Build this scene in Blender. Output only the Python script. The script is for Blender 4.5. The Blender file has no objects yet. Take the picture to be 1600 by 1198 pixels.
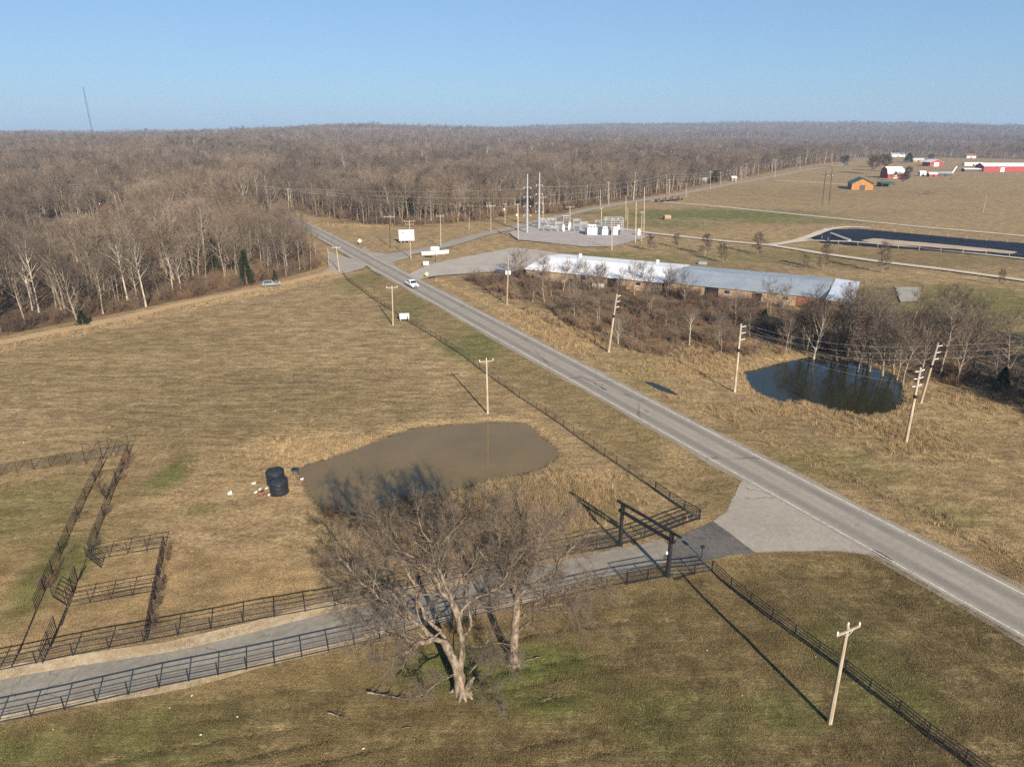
import bpy, math, random
import numpy as np
from math import radians, sin, cos, pi

# ------------------------------------------------------------------ camera
scene = bpy.context.scene
CAM_H = 40.0                      # drone height above the pasture, metres
FPX, HORIZON = 1067.0, 200.0      # focal length and horizon row of the 1600 px photograph
PITCH = math.atan((599 - HORIZON) / FPX)
cam_d = bpy.data.cameras.new('camera')
cam_d.sensor_width = 36.0
cam_d.lens = 36.0 * FPX / 1600.0
cam_d.clip_start = 0.5
cam_d.clip_end = 30000
cam = bpy.data.objects.new('camera', cam_d)
scene.collection.objects.link(cam)
cam.location = (0, 0, CAM_H)
cam.rotation_euler = (pi / 2 - PITCH, 0, 0)
scene.camera = cam

# ------------------------------------------------------------------ sky, sun, exposure
SUN_ELEV = radians(24.0)
SHADOW_AZ = radians(-20.5)        # shadows run this way, measured from +Y towards +X
to_sun = (-sin(SHADOW_AZ) * cos(SUN_ELEV), -cos(SHADOW_AZ) * cos(SUN_ELEV), sin(SUN_ELEV))
world = bpy.data.worlds.new('World')
scene.world = world
world.use_nodes = True
wn = world.node_tree.nodes
wl = world.node_tree.links
bg = wn['Background']
sky = wn.new('ShaderNodeTexSky')
sky.sky_type = 'NISHITA'
sky.sun_disc = False
sky.sun_elevation = SUN_ELEV
sky.sun_rotation = math.atan2(to_sun[0], to_sun[1])
sky.altitude = 300
sky.air_density = 0.9
sky.dust_density = 0.8
sky.ozone_density = 4.0
soft = wn.new('ShaderNodeGamma')              # the camera's soft highlight curve, same all over the sky
soft.inputs[1].default_value = 0.5
cool = wn.new('ShaderNodeMix')                # the photograph's cool white balance
cool.data_type = 'RGBA'
cool.blend_type = 'MULTIPLY'
cool.inputs[0].default_value = 1.0
cool.inputs[7].default_value = (0.655, 0.87, 1.09, 1)
wl.new(sky.outputs[0], soft.inputs[0])
wl.new(soft.outputs[0], cool.inputs[6])
wl.new(cool.outputs[2], bg.inputs[0])
bg.inputs[1].default_value = 0.132
sun_d = bpy.data.lights.new('sun', 'SUN')
sun_d.energy = 5.0
sun_d.angle = radians(0.53)
sun_d.color = (1.0, 0.90, 0.76)
sun = bpy.data.objects.new('sun', sun_d)
scene.collection.objects.link(sun)
from mathutils import Vector
sun.rotation_euler = Vector(to_sun).to_track_quat('Z', 'Y').to_euler()
sun.location = (60, -120, 120)
scene.view_settings.view_transform = 'Standard'
scene.view_settings.look = 'None'
scene.view_settings.gamma = 1.0
scene.view_settings.exposure = 1.08
scene.view_settings.use_curve_mapping = False
scene.cycles.use_denoising = False
scene.cycles.max_bounces = 6
scene.cycles.diffuse_bounces = 2
scene.cycles.glossy_bounces = 3
scene.cycles.transparent_max_bounces = 8

C = scene.collection
rng = np.random.default_rng(7)
random.seed(7)

# ------------------------------------------------------------------ survey: photograph -> ground
def P(u, v, z=0.0):
    """Where the sight line through photo pixel (u, v) meets the level z."""
    x = (u - 800) / FPX
    y = (599 - v) / FPX
    Y = cos(PITCH) + y * sin(PITCH)
    Z = -sin(PITCH) + y * cos(PITCH)
    t = (CAM_H - z) / -Z
    return np.array((x * t, Y * t))

def top_of(ub, vb, ut, vt):
    """Foot (x, y) and top (x, z) of an upright thing standing at pixel (ub, vb)."""
    X, Y = P(ub, vb)
    k = (599 - vt) / FPX
    # (Y sin + w cos) / (Y cos - w sin) = k, w = z - CAM_H
    w = (k * Y * cos(PITCH) - Y * sin(PITCH)) / (cos(PITCH) + k * sin(PITCH))
    zc = Y * cos(PITCH) - w * sin(PITCH)
    return X, Y, (ut - 800) / FPX * zc, w + CAM_H

def PP(pts, z=0.0):
    return np.array([P(u, v, z) for u, v in pts])

# ------------------------------------------------------------------ numpy noise and distances
def _hash(ix, iy, s):
    h = (ix.astype(np.int64) * 374761393 + iy.astype(np.int64) * 668265263 + s * 1442695041) & 0x7fffffff
    h = (h ^ (h >> 13)) * 1274126177 & 0x7fffffff
    return ((h ^ (h >> 16)) & 0xffff) / 65535.0

def vnoise(x, y, s=0):
    x = np.asarray(x, float); y = np.asarray(y, float)
    ix = np.floor(x); iy = np.floor(y)
    fx = x - ix; fy = y - iy
    fx = fx * fx * (3 - 2 * fx); fy = fy * fy * (3 - 2 * fy)
    a = _hash(ix, iy, s); b = _hash(ix + 1, iy, s); c = _hash(ix, iy + 1, s); d = _hash(ix + 1, iy + 1, s)
    return (a * (1 - fx) + b * fx) * (1 - fy) + (c * (1 - fx) + d * fx) * fy

def fbm(x, y, s=0, o=4):
    r = 0; a = 0.5; t = 0
    for k in range(o):
        r = r + a * vnoise(x * 2 ** k + 17.3 * k, y * 2 ** k - 9.1 * k, s + k); t += a; a *= 0.5
    return r / t

def sstep(a, b, x):
    t = np.clip((np.asarray(x, float) - a) / (b - a), 0, 1)
    return t * t * (3 - 2 * t)

def dist_line(x, y, pts, closed=False):
    pts = np.asarray(pts, float)
    n = len(pts)
    best = np.full(np.shape(x), 1e9)
    for i in range(n if closed else n - 1):
        a = pts[i]; b = pts[(i + 1) % n]
        d = b - a
        L2 = max(d @ d, 1e-9)
        t = np.clip(((x - a[0]) * d[0] + (y - a[1]) * d[1]) / L2, 0, 1)
        best = np.minimum(best, np.hypot(x - a[0] - t * d[0], y - a[1] - t * d[1]))
    return best

def inside(x, y, pts):
    pts = np.asarray(pts, float)
    r = np.zeros(np.shape(x), bool)
    n = len(pts)
    for i in range(n):
        x1, y1 = pts[i]; x2, y2 = pts[(i + 1) % n]
        if y1 == y2: continue
        c = ((y1 > y) != (y2 > y)) & (x < (x2 - x1) * (y - y1) / (y2 - y1) + x1)
        r ^= c
    return r

def sdist(x, y, pts):
    d = dist_line(x, y, pts, True)
    return np.where(inside(x, y, pts), -d, d)

def smooth_closed(pts, k=4):
    """Catmull-Rom through a closed outline."""
    pts = np.asarray(pts, float); n = len(pts); out = []
    for i in range(n):
        p0, p1, p2, p3 = pts[i - 1], pts[i], pts[(i + 1) % n], pts[(i + 2) % n]
        for j in range(k):
            t = j / k
            out.append(0.5 * (2 * p1 + (p2 - p0) * t + (2 * p0 - 5 * p1 + 4 * p2 - p3) * t * t + (3 * p1 - p0 - 3 * p2 + p3) * t ** 3))
    return np.array(out)

def smooth_open(pts, step=4.0):
    pts = np.asarray(pts, float); n = len(pts); out = []
    for i in range(n - 1):
        p1, p2 = pts[i], pts[i + 1]
        p0 = pts[i - 1] if i else 2 * p1 - p2
        p3 = pts[i + 2] if i + 2 < n else 2 * p2 - p1
        k = max(1, int(np.linalg.norm(p2 - p1) / step))
        for j in range(k):
            t = j / k
            out.append(0.5 * (2 * p1 + (p2 - p0) * t + (2 * p0 - 5 * p1 + 4 * p2 - p3) * t * t + (3 * p1 - p0 - 3 * p2 + p3) * t ** 3))
    out.append(pts[-1])
    return np.array(out)

# ------------------------------------------------------------------ plan of the place
ROAD_DIR = np.array((-0.469, 0.883)); ROAD_N = np.array((0.883, 0.469))
rc0 = np.array((31.4, 74.6))                                   # a point on the centre line
HIGHWAY = smooth_open([rc0 - ROAD_DIR * 110, rc0 - ROAD_DIR * 40, rc0, rc0 + ROAD_DIR * 80, rc0 + ROAD_DIR * 160,
                       rc0 + ROAD_DIR * 235, rc0 + ROAD_DIR * 290 + np.array((-2, 0)), rc0 + ROAD_DIR * 345 + np.array((-9, -1)),
                       rc0 + ROAD_DIR * 400 + np.array((-24, -6)), rc0 + ROAD_DIR * 460 + np.array((-52, -16))], 6)
HIGHWAY_W = 6.9
SIDE_ROAD = smooth_open(np.vstack([[-47.2, 222.8], [-37, 231.6], PP([(694, 384), (747, 368), (801, 356), (846, 344.7), (940, 323.7), (1008, 312), (1072, 301), (1140, 288), (1212, 275), (1269, 264), (1316, 258)]), [430, 930]]), 8)
SIDE_ROAD_W = 6.2
DIRT_LANE = smooth_open(np.vstack([P(528, 423), PP([(500, 429.5), (423.5, 447.5), (359, 460), (287, 474.5), (179.5, 499.5), (72, 521), (7, 534)]), [-150, 122]]), 5)
DRIVE = smooth_open(np.vstack([[-75, 26.5], [-57, 33.5], PP([(0, 1089), (150, 1062), (300, 1036), (500, 985), (730, 932), (900, 892), (1008, 868), (1085, 848), (1130, 838)])]), 2)
DRIVE_W = 3.9
POND = smooth_closed(PP([(471, 733), (520, 716), (580, 694), (644, 671.5), (700, 666), (760, 661.5), (813, 662), (838, 678), (866, 702), (868, 714), (837, 733), (779, 745), (721, 760), (649, 779), (580, 794), (520, 800), (494, 781), (480, 757)], -0.5))
POND2 = smooth_closed(PP([(1160, 582), (1183, 577), (1205, 571), (1237, 564), (1268, 558.5), (1296, 561), (1328, 567), (1370, 576), (1394, 587), (1408, 600), (1412, 618), (1405, 634), (1387, 645), (1361, 649), (1309, 643), (1272, 632), (1247, 627), (1212, 627), (1195, 620), (1179, 611), (1170, 595)], -0.7))
BASIN = np.array([P(1283, 371), P(1312, 360.5), P(1345, 359.5), (176, 260.5), (215, 232), (206, 214), P(1600, 401), P(1450, 388), P(1300, 378)])
DITCH_L = rc0 + ROAD_DIR * -60 - ROAD_N * 8.2, rc0 + ROAD_DIR * 150 - ROAD_N * 8.2
DITCH_R = rc0 + ROAD_DIR * -60 + ROAD_N * 9.5, rc0 + ROAD_DIR * 150 + ROAD_N * 8.5
PUDDLE = smooth_closed(PP([(1008, 596), (1022, 598.5), (1034, 603), (1046, 608), (1058, 616.5), (1043, 612), (1032, 608.5), (1018, 602)], -0.42))
APRON = PP([(1162, 745), (1135, 800), (1114, 814), (1180, 863), (1240, 861), (1310, 861), (1376, 869)])
LOT = PP([(640, 428), (668, 414), (720, 402.5), (760, 395), (800, 387), (842, 391), (880, 397), (900, 405), (880, 428), (800, 425), (760, 425), (720, 428), (686, 430.5), (662, 434.5), (652, 437)])
PAD = PP([(795, 363.5), (810, 375), (825, 376), (912, 385.5), (958, 385), (1019, 369), (973, 358), (905, 350), (846, 347)])
G_ROADS = {
    'lower': smooth_open(PP([(902, 349), (972, 357), (1003, 362.5), (1140, 377.5), (1203, 383), (1275, 394.5), (1381, 409.5), (1475, 421), (1600, 438), (1700, 452)]), 8),
    'branch': smooth_open(PP([(1203, 383), (1240, 377), (1268, 368), (1296, 358), (1328, 354.5), (1360, 356)]), 5),
    'rim': smooth_open(PP([(1225, 380), (1262, 375.5), (1331, 377.5), (1475, 391), (1600, 404), (1690, 414)]), 8),
    'upper': smooth_open(PP([(1016, 313), (1053, 317), (1100, 320.5), (1194, 330), (1319, 342.5), (1444, 355), (1537, 363), (1600, 369), (1700, 379)]), 8),
    'farm': smooth_open(PP([(1212, 282), (1255, 284), (1300, 287), (1335, 289)]), 8),
}
WOODS_L = np.vstack([PP([(-160, 556), (0, 524), (100, 503), (230, 479), (330, 459), (440, 434), (497, 418), (503, 399), (468, 360)]),
                     [HIGHWAY[-14] + (-14, 0), HIGHWAY[-8] + (-14, 0), HIGHWAY[-1] + (-14, 0), (-600, 700), (-7000, 4000), (-7000, 100)]])
WOODS_R = np.vstack([[HIGHWAY[-1] + (14, 10), HIGHWAY[-8] + (18, 4)], PP([(452, 322), (488, 337.5), (549, 343), (571, 350), (619, 351), (694, 349), (760, 342.5), (820, 332.5), (851, 335), (930, 320.5), (1009, 307.5), (1061, 298), (1114, 285), (1162, 277), (1256, 258.5), (1319, 252), (1352, 242), (1444, 240.6), (1600, 244), (1800, 250)]),
                     [(7500, 1900), (7500, 9000), (-7500, 9000), (-7000, 4000), (-600, 700)]])
CLEARING = P(306, 281)

def T(x, y):
    """Height of the land at (x, y)."""
    x = np.asarray(x, float); y = np.asarray(y, float)
    d = np.hypot(x, y); b = np.arctan2(x, y)
    h = 11 * sstep(500, 1300, d) * sstep(3200, 1700, d) * sstep(-0.1, -0.45, b)
    h = h + 30 * sstep(1100, 2700, d) * np.exp(-((b + 0.20) / 0.16) ** 2) + 14 * sstep(1500, 3200, d) * np.exp(-((b - 0.02) / 0.12) ** 2)
    h = h + 20 * np.exp(-((d - 2300) / 260) ** 2) * sstep(0.12, 0.3, b) * fbm(x / 500, y / 500, 12, 2) * 1.3
    h = h - 7 * sstep(950, 1600, d) * sstep(0.15, 0.35, b)
    rid = 0.72 + 0.9 * (fbm(x / 800, y / 800, 3, 3) - 0.5)
    h = h + 66 * rid * sstep(2500, 4200, d) * sstep(-0.05, 0.22, b)
    h = h + 12 * sstep(3000, 5200, d) * sstep(0.2, -0.1, b) * (fbm(x / 1100, y / 1100, 9) - 0.3)
    h = h + 20 * (fbm(x / 300, y / 300, 21, 3) - 0.5) * sstep(450, 1300, d) * sstep(0.25, 0.05, b)
    return h

ROWS_AZ = radians(13)             # the way the fields are mown
def near_relief(x, y):
    """Ditches, hollows and ponds near the camera, all at or below the road level."""
    x = np.asarray(x, float); y = np.asarray(y, float)
    dr = np.minimum.reduce([dist_line(x, y, HIGHWAY[:40]) - 3.2, dist_line(x, y, DRIVE) - 2.0, dist_line(x, y, DIRT_LANE) - 2.0,
                            np.maximum(sdist(x, y, APRON), -1)])
    k = sstep(0.6, 5.0, dr)
    h = -k * (0.34 * fbm(x / 14, y / 14, 40, 3) + 0.20 * fbm(x / 2.2, y / 2.2, 44, 3))
    h = h - 0.42 * np.exp(-(dist_line(x, y, DITCH_R) / 1.5) ** 2) * k - 0.22 * np.exp(-(dist_line(x, y, DITCH_L) / 1.6) ** 2) * k
    a_ = x * cos(ROWS_AZ) + y * sin(ROWS_AZ); b_ = -x * sin(ROWS_AZ) + y * cos(ROWS_AZ)   # old mower ruts in the lower pasture
    low = sstep(-3, -7, y - np.interp(x, DRIVE[:, 0], DRIVE[:, 1])) * sstep(14, 4, x)
    ph = (b_ + 0.5 * fbm(a_ / 9, b_ / 9, 47, 2)) / 1.75
    h = h - 0.20 * low * np.exp(-((ph - np.round(ph)) / 0.16) ** 2) * sstep(0.42, 0.6, fbm(a_ / 12, b_ / 1.7, 48, 2))
    return h * sstep(420, 260, np.hypot(x, y))

def pond_relief(x, y, h):
    for pts, lvl, bank in ((POND, -0.5, 2.6), (POND2, -0.7, 3.2), (PUDDLE, -0.42, 0.8)):
        c = pts.mean(0); r = np.abs(pts - c).max() + 8
        m = (np.abs(x - c[0]) < r) & (np.abs(y - c[1]) < r)
        if not m.any(): continue
        s = sdist(x[m], y[m], pts) + 0.5 * (fbm(x[m] / 1.3, y[m] / 1.3, 60, 3) - 0.5) * min(1, bank / 2)
        out = lvl + (h[m] - lvl) * sstep(-0.2, bank, s)
        inn = lvl - 0.05 - 1.4 * sstep(0, 3.5, -s)
        h[m] = np.where(s > 0, np.minimum(h[m], np.maximum(out, lvl + 0.02 * s)), inn)
    s = sdist(x, y, BASIN)
    h = np.where(s < 1.5, -5.0 * sstep(-1.5, 3.5, -s), h)
    return h

def ground_z(x, y):
    x = np.atleast_1d(np.asarray(x, float)); y = np.atleast_1d(np.asarray(y, float))
    return pond_relief(x, y, T(x, y) + near_relief(x, y))

def gz(p):
    return float(ground_z(p[0], p[1])[0])

# ------------------------------------------------------------------ materials
def nodes_of(name):
    m = bpy.data.materials.new(name); m.use_nodes = True
    nt = m.node_tree
    return m, nt, nt.nodes, nt.links, nt.nodes['Principled BSDF']

def N(nt, typ, **kw):
    n = nt.nodes.new(typ)
    for k, v in kw.items(): setattr(n, k, v)
    return n

def mixc(nt, fac, a, b, blend='MIX'):
    n = nt.nodes.new('ShaderNodeMix'); n.data_type = 'RGBA'; n.blend_type = blend
    for sock, v in ((n.inputs[0], fac), (n.inputs[6], a), (n.inputs[7], b)):
        if hasattr(v, 'is_output'): nt.links.new(v, sock)
        elif isinstance(v, (int, float)): sock.default_value = v
        else: sock.default_value = (*v, 1)
    return n.outputs[2]

def math_n(nt, op, a, b=None, clamp=False):
    n = nt.nodes.new('ShaderNodeMath'); n.operation = op; n.use_clamp = clamp
    for i, v in enumerate((a, b)):
        if v is None: continue
        if hasattr(v, 'is_output'): nt.links.new(v, n.inputs[i])
        else: n.inputs[i].default_value = v
    return n.outputs[0]

def ramp(nt, src, a, b, lo=0.0, hi=1.0):
    n = nt.nodes.new('ShaderNodeMapRange'); n.interpolation_type = 'SMOOTHSTEP'
    nt.links.new(src, n.inputs[0])
    n.inputs[1].default_value = a; n.inputs[2].default_value = b; n.inputs[3].default_value = lo; n.inputs[4].default_value = hi
    return n.outputs[0]

def noise(nt, vec, scale, detail=4, rough=0.55, dist=0.0):
    n = nt.nodes.new('ShaderNodeTexNoise')
    n.inputs['Scale'].default_value = scale; n.inputs['Detail'].default_value = detail
    n.inputs['Roughness'].default_value = rough; n.inputs['Distortion'].default_value = dist
    if vec is not None: nt.links.new(vec, n.inputs['Vector'])
    return n.outputs['Fac']

def mapped(nt, vec, rot=0.0, scale=(1, 1, 1)):
    n = nt.nodes.new('ShaderNodeMapping')
    n.inputs['Rotation'].default_value = (0, 0, rot); n.inputs['Scale'].default_value = scale
    nt.links.new(vec, n.inputs['Vector'])
    return n.outputs[0]

def attr(nt, name, typ='GEOMETRY'):
    n = nt.nodes.new('ShaderNodeAttribute'); n.attribute_name = name; n.attribute_type = typ
    return n

def bump(nt, h, strength, dist, bsdf):
    n = nt.nodes.new('ShaderNodeBump'); n.inputs['Strength'].default_value = strength; n.inputs['Distance'].default_value = dist
    nt.links.new(h, n.inputs['Height']); nt.links.new(n.outputs[0], bsdf.inputs['Normal'])

def plain(name, col, rough=0.7, metal=0.0, var=0.15, scale=3.0, spec=0.3, bmp=0.0):
    """A painted, worn or weathered surface: colour varies with two noises."""
    m, nt, nd, lk, b = nodes_of(name)
    g = N(nt, 'ShaderNodeTexCoord').outputs['Object']
    n1 = noise(nt, g, scale, 5, 0.6); n2 = noise(nt, g, scale * 9, 3, 0.6)
    f = math_n(nt, 'ADD', math_n(nt, 'MULTIPLY', n1, 0.7), math_n(nt, 'MULTIPLY', n2, 0.3))
    lo = tuple(c * (1 - var) for c in col); hi = tuple(min(1, c * (1 + var)) for c in col)
    lk.new(mixc(nt, ramp(nt, f, 0.3, 0.7), lo, hi), b.inputs['Base Color'])
    b.inputs['Roughness'].default_value = rough; b.inputs['Metallic'].default_value = metal
    b.inputs['Specular IOR Level'].default_value = spec
    if bmp: bump(nt, f, bmp, 0.05, b)
    return m

def bark(name, dark, light, scale=2.0):
    m, nt, nd, lk, b = nodes_of(name)
    g = N(nt, 'ShaderNodeTexCoord').outputs['Object']
    n1 = noise(nt, mapped(nt, g, 0, (1, 1, 0.35)), scale, 5, 0.65)
    oi = N(nt, 'ShaderNodeObjectInfo').outputs['Random']
    c = mixc(nt, ramp(nt, n1, 0.35, 0.65), dark, light)
    c = mixc(nt, math_n(nt, 'MULTIPLY', oi, 0.45), c, tuple(x * 0.55 for x in dark))
    lk.new(c, b.inputs['Base Color'])
    b.inputs['Roughness'].default_value = 0.95; b.inputs['Specular IOR Level'].default_value = 0.1
    bump(nt, n1, 0.9, 0.12, b)
    return m

def twigs(name, cols):
    """Thin wood: each tree takes its own tone from a few twig colours."""
    m, nt, nd, lk, b = nodes_of(name)
    oi = N(nt, 'ShaderNodeObjectInfo').outputs['Random']
    r = N(nt, 'ShaderNodeValToRGB')
    el = r.color_ramp.elements
    el[0].position = 0; el[0].color = (*cols[0], 1); el[1].position = 1; el[1].color = (*cols[-1], 1)
    for i, c in enumerate(cols[1:-1]):
        e = el.new((i + 1) / (len(cols) - 1)); e.color = (*c, 1)
    lk.new(oi, r.inputs[0])
    loc = N(nt, 'ShaderNodeObjectInfo').outputs['Location']
    stand = noise(nt, loc, 0.011, 3, 0.6)                      # stands of different species
    c = mixc(nt, 1.0, r.outputs[0], mixc(nt, ramp(nt, stand, 0.35, 0.65), (0.60, 0.61, 0.64), (1.26, 1.20, 1.12)), 'MULTIPLY')
    lk.new(c, b.inputs['Base Color'])
    b.inputs['Roughness'].default_value = 1.0; b.inputs['Specular IOR Level'].default_value = 0.05
    return m

def tinted(name, rough=1.0):
    """Grass blades: colour handed to each tuft by its place."""
    m, nt, nd, lk, b = nodes_of(name)
    a = attr(nt, 'tint', 'INSTANCER').outputs['Color']
    oi = N(nt, 'ShaderNodeObjectInfo').outputs['Random']
    c = mixc(nt, ramp(nt, oi, 0, 1, 0, 0.45), a, mixc(nt, 1.0, a, (0.55, 0.5, 0.42), 'MULTIPLY'))
    lk.new(c, b.inputs['Base Color'])
    b.inputs['Roughness'].default_value = rough; b.inputs['Specular IOR Level'].default_value = 0.1
    return m

TAN = (0.325, 0.232, 0.124); BROWN = (0.232, 0.166, 0.088); GREEN = (0.112, 0.122, 0.038); STRAW = (0.345, 0.245, 0.132)
LITTER = (0.175, 0.112, 0.066); OLIVE = (0.128, 0.100, 0.044)

def ground_material():
    m, nt, nd, lk, b = nodes_of('pasture_ground')
    g = N(nt, 'ShaderNodeNewGeometry').outputs['Position']
    big = noise(nt, g, 0.035, 5, 0.6); mid = noise(nt, g, 0.30, 5, 0.62); fine = noise(nt, g, 2.2, 4, 0.65); tiny = noise(nt, g, 9.0, 2, 0.6)
    rowv = mapped(nt, g, -ROWS_AZ, (0.06, 1.0, 1.0))
    rows = noise(nt, rowv, 0.55, 4, 0.6); rows2 = noise(nt, rowv, 2.6, 3, 0.6)
    c = mixc(nt, ramp(nt, mid, 0.34, 0.66), TAN, BROWN)
    c = mixc(nt, ramp(nt, big, 0.42, 0.68, 0, 0.45), c, (0.215, 0.142, 0.086))
    rf = math_n(nt, 'MULTIPLY', attr(nt, 'rows').outputs['Fac'], ramp(nt, math_n(nt, 'ADD', math_n(nt, 'MULTIPLY', rows, 0.6), math_n(nt, 'MULTIPLY', rows2, 0.4)), 0.50, 0.62))
    rd = math_n(nt, 'MULTIPLY', attr(nt, 'rows').outputs['Fac'], ramp(nt, rows2, 0.50, 0.36))
    c = mixc(nt, math_n(nt, 'MULTIPLY', rf, 0.85), c, (0.330, 0.240, 0.145))
    c = mixc(nt, math_n(nt, 'MULTIPLY', rd, 0.55), c, (0.135, 0.096, 0.056))
    ol = math_n(nt, 'MULTIPLY', attr(nt, 'olive').outputs['Fac'], ramp(nt, mid, 0.3, 0.75, 1.0, 0.6))
    c = mixc(nt, ol, c, OLIVE)
    gr = math_n(nt, 'MULTIPLY', attr(nt, 'green').outputs['Fac'], ramp(nt, math_n(nt, 'ADD', math_n(nt, 'MULTIPLY', mid, 0.6), math_n(nt, 'MULTIPLY', fine, 0.4)), 0.28, 0.55))
    c = mixc(nt, gr, c, GREEN)
    dr = math_n(nt, 'MULTIPLY', attr(nt, 'dry').outputs['Fac'], ramp(nt, fine, 0.25, 0.62, 0.35, 1.0))
    c = mixc(nt, dr, c, STRAW)
    c = mixc(nt, attr(nt, 'litter').outputs['Fac'], c, mixc(nt, ramp(nt, fine, 0.35, 0.65), LITTER, (0.10, 0.068, 0.045)))
    c = mixc(nt, attr(nt, 'mud').outputs['Fac'], c, mixc(nt, ramp(nt, fine, 0.35, 0.65), (0.085, 0.062, 0.042), (0.14, 0.10, 0.062)))
    clump = noise(nt, mapped(nt, g, -ROWS_AZ, (0.35, 1, 1)), 0.8, 4, 0.7, 0.4)
    c = mixc(nt, 1.0, c, mixc(nt, ramp(nt, clump, 0.36, 0.64), (0.78, 0.76, 0.72), (1.20, 1.19, 1.16)), 'MULTIPLY')
    v = math_n(nt, 'ADD', math_n(nt, 'MULTIPLY', fine, 0.55), math_n(nt, 'MULTIPLY', tiny, 0.45))
    c = mixc(nt, 1.0, c, mixc(nt, ramp(nt, v, 0.30, 0.70), (0.48, 0.46, 0.42), (1.42, 1.42, 1.40)), 'MULTIPLY')
    lk.new(c, b.inputs['Base Color'])
    b.inputs['Roughness'].default_value = 1.0; b.inputs['Specular IOR Level'].default_value = 0.08
    bump(nt, math_n(nt, 'ADD', math_n(nt, 'MULTIPLY', v, 1.0), math_n(nt, 'MULTIPLY', math_n(nt, 'MULTIPLY', rows2, attr(nt, 'rows').outputs['Fac']), 0.8)), 0.9, 0.22, b)
    return m

def road_material(name, base, worn, along=None, joints=0.0):
    """Old paving: coarse blotches, fine chips, and wheel tracks given by the 'across' attribute."""
    m, nt, nd, lk, b = nodes_of(name)
    g = N(nt, 'ShaderNodeNewGeometry').outputs['Position']
    n1 = noise(nt, g, 0.18, 5, 0.6); n2 = noise(nt, g, 1.6, 4, 0.6); n3 = noise(nt, g, 14, 2, 0.7)
    c = mixc(nt, ramp(nt, math_n(nt, 'ADD', math_n(nt, 'MULTIPLY', n1, 0.5), math_n(nt, 'MULTIPLY', n2, 0.5)), 0.36, 0.64), base, worn)
    a = attr(nt, 'across').outputs['Fac']
    w = N(nt, 'ShaderNodeMath', operation='COSINE'); lk.new(math_n(nt, 'MULTIPLY', math_n(nt, 'ADD', a, -0.25), 4 * pi), w.inputs[0])
    tr = math_n(nt, 'MULTIPLY', ramp(nt, w.outputs[0], -0.2, 1.0, 0.0, 1.0), ramp(nt, n1, 0.3, 0.7, 0.5, 1.0))
    if along is not None: c = mixc(nt, math_n(nt, 'MULTIPLY', tr, along), c, tuple(x * 0.62 for x in base))
    c = mixc(nt, 1.0, c, mixc(nt, ramp(nt, n3, 0.3, 0.7), (0.82, 0.82, 0.82), (1.16, 1.16, 1.16)), 'MULTIPLY')
    if joints:
        vo = N(nt, 'ShaderNodeTexVoronoi', feature='DISTANCE_TO_EDGE'); vo.inputs['Scale'].default_value = joints
        wv = N(nt, 'ShaderNodeVectorMath', operation='ADD'); lk.new(g, wv.inputs[0])
        nz = N(nt, 'ShaderNodeTexNoise'); nz.inputs['Scale'].default_value = 1.2; lk.new(g, nz.inputs['Vector'])
        lk.new(nz.outputs['Color'], wv.inputs[1]); lk.new(wv.outputs[0], vo.inputs['Vector'])
        cr = math_n(nt, 'MULTIPLY', ramp(nt, vo.outputs['Distance'], 0.004, 0.012, 1.0, 0.0), ramp(nt, n1, 0.45, 0.6))
        c = mixc(nt, math_n(nt, 'MULTIPLY', cr, 0.5), c, (0.05, 0.045, 0.04))
    lk.new(c, b.inputs['Base Color'])
    b.inputs['Roughness'].default_value = 0.9; b.inputs['Specular IOR Level'].default_value = 0.2
    bump(nt, n3, 0.25, 0.02, b)
    return m

def paint_material(name, col, wear=0.5):
    m, nt, nd, lk, b = nodes_of(name)
    g = N(nt, 'ShaderNodeNewGeometry').outputs['Position']
    n1 = noise(nt, g, 0.9, 5, 0.7); n2 = noise(nt, g, 7, 3, 0.7)
    f = ramp(nt, math_n(nt, 'ADD', math_n(nt, 'MULTIPLY', n1, 0.5), math_n(nt, 'MULTIPLY', n2, 0.5)), wear - 0.1, wear + 0.12)
    lk.new(mixc(nt, f, col, (0.235, 0.205, 0.17)), b.inputs['Base Color'])
    b.inputs['Roughness'].default_value = 0.7
    return m

def water_material(name, col, rough, wave):
    m, nt, nd, lk, b = nodes_of(name)
    g = N(nt, 'ShaderNodeNewGeometry').outputs['Position']
    n1 = noise(nt, g, 0.12, 4, 0.6)
    lk.new(mixc(nt, ramp(nt, n1, 0.3, 0.7), tuple(c * 0.9 for c in col), tuple(c * 1.1 for c in col)), b.inputs['Base Color'])
    b.inputs['Roughness'].default_value = rough; b.inputs['IOR'].default_value = 1.33
    n2 = noise(nt, mapped(nt, g, 0.5, (1, 2.2, 1)), 2.2, 3, 0.5)
    bump(nt, n2, wave, 0.02, b)
    return m

M = {}
M['ground'] = ground_material()
M['highway'] = road_material('chip_seal_highway', (0.235, 0.205, 0.168), (0.290, 0.255, 0.210), 0.75, 0.045)
M['county'] = road_material('chip_seal_side_road', (0.235, 0.205, 0.170), (0.300, 0.262, 0.215), 0.35)
M['drive'] = road_material('old_asphalt_drive', (0.190, 0.168, 0.134), (0.262, 0.230, 0.184), 0.2, 0.22)
M['dark_asphalt'] = road_material('dark_asphalt_mouth', (0.075, 0.068, 0.060), (0.128, 0.114, 0.098))
M['apron'] = road_material('gravel_apron', (0.255, 0.220, 0.178), (0.315, 0.275, 0.224), None, 0.10)
M['lot'] = road_material('pale_gravel_lot', (0.290, 0.252, 0.210), (0.365, 0.322, 0.270))
M['gravel'] = road_material('limestone_gravel_track', (0.400, 0.340, 0.265), (0.500, 0.430, 0.340))
M['pad'] = road_material('grey_gravel_pad', (0.270, 0.232, 0.210), (0.350, 0.305, 0.275))
M['dirt'] = road_material('tan_dirt_lane', (0.340, 0.222, 0.118), (0.415, 0.285, 0.160))
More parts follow.
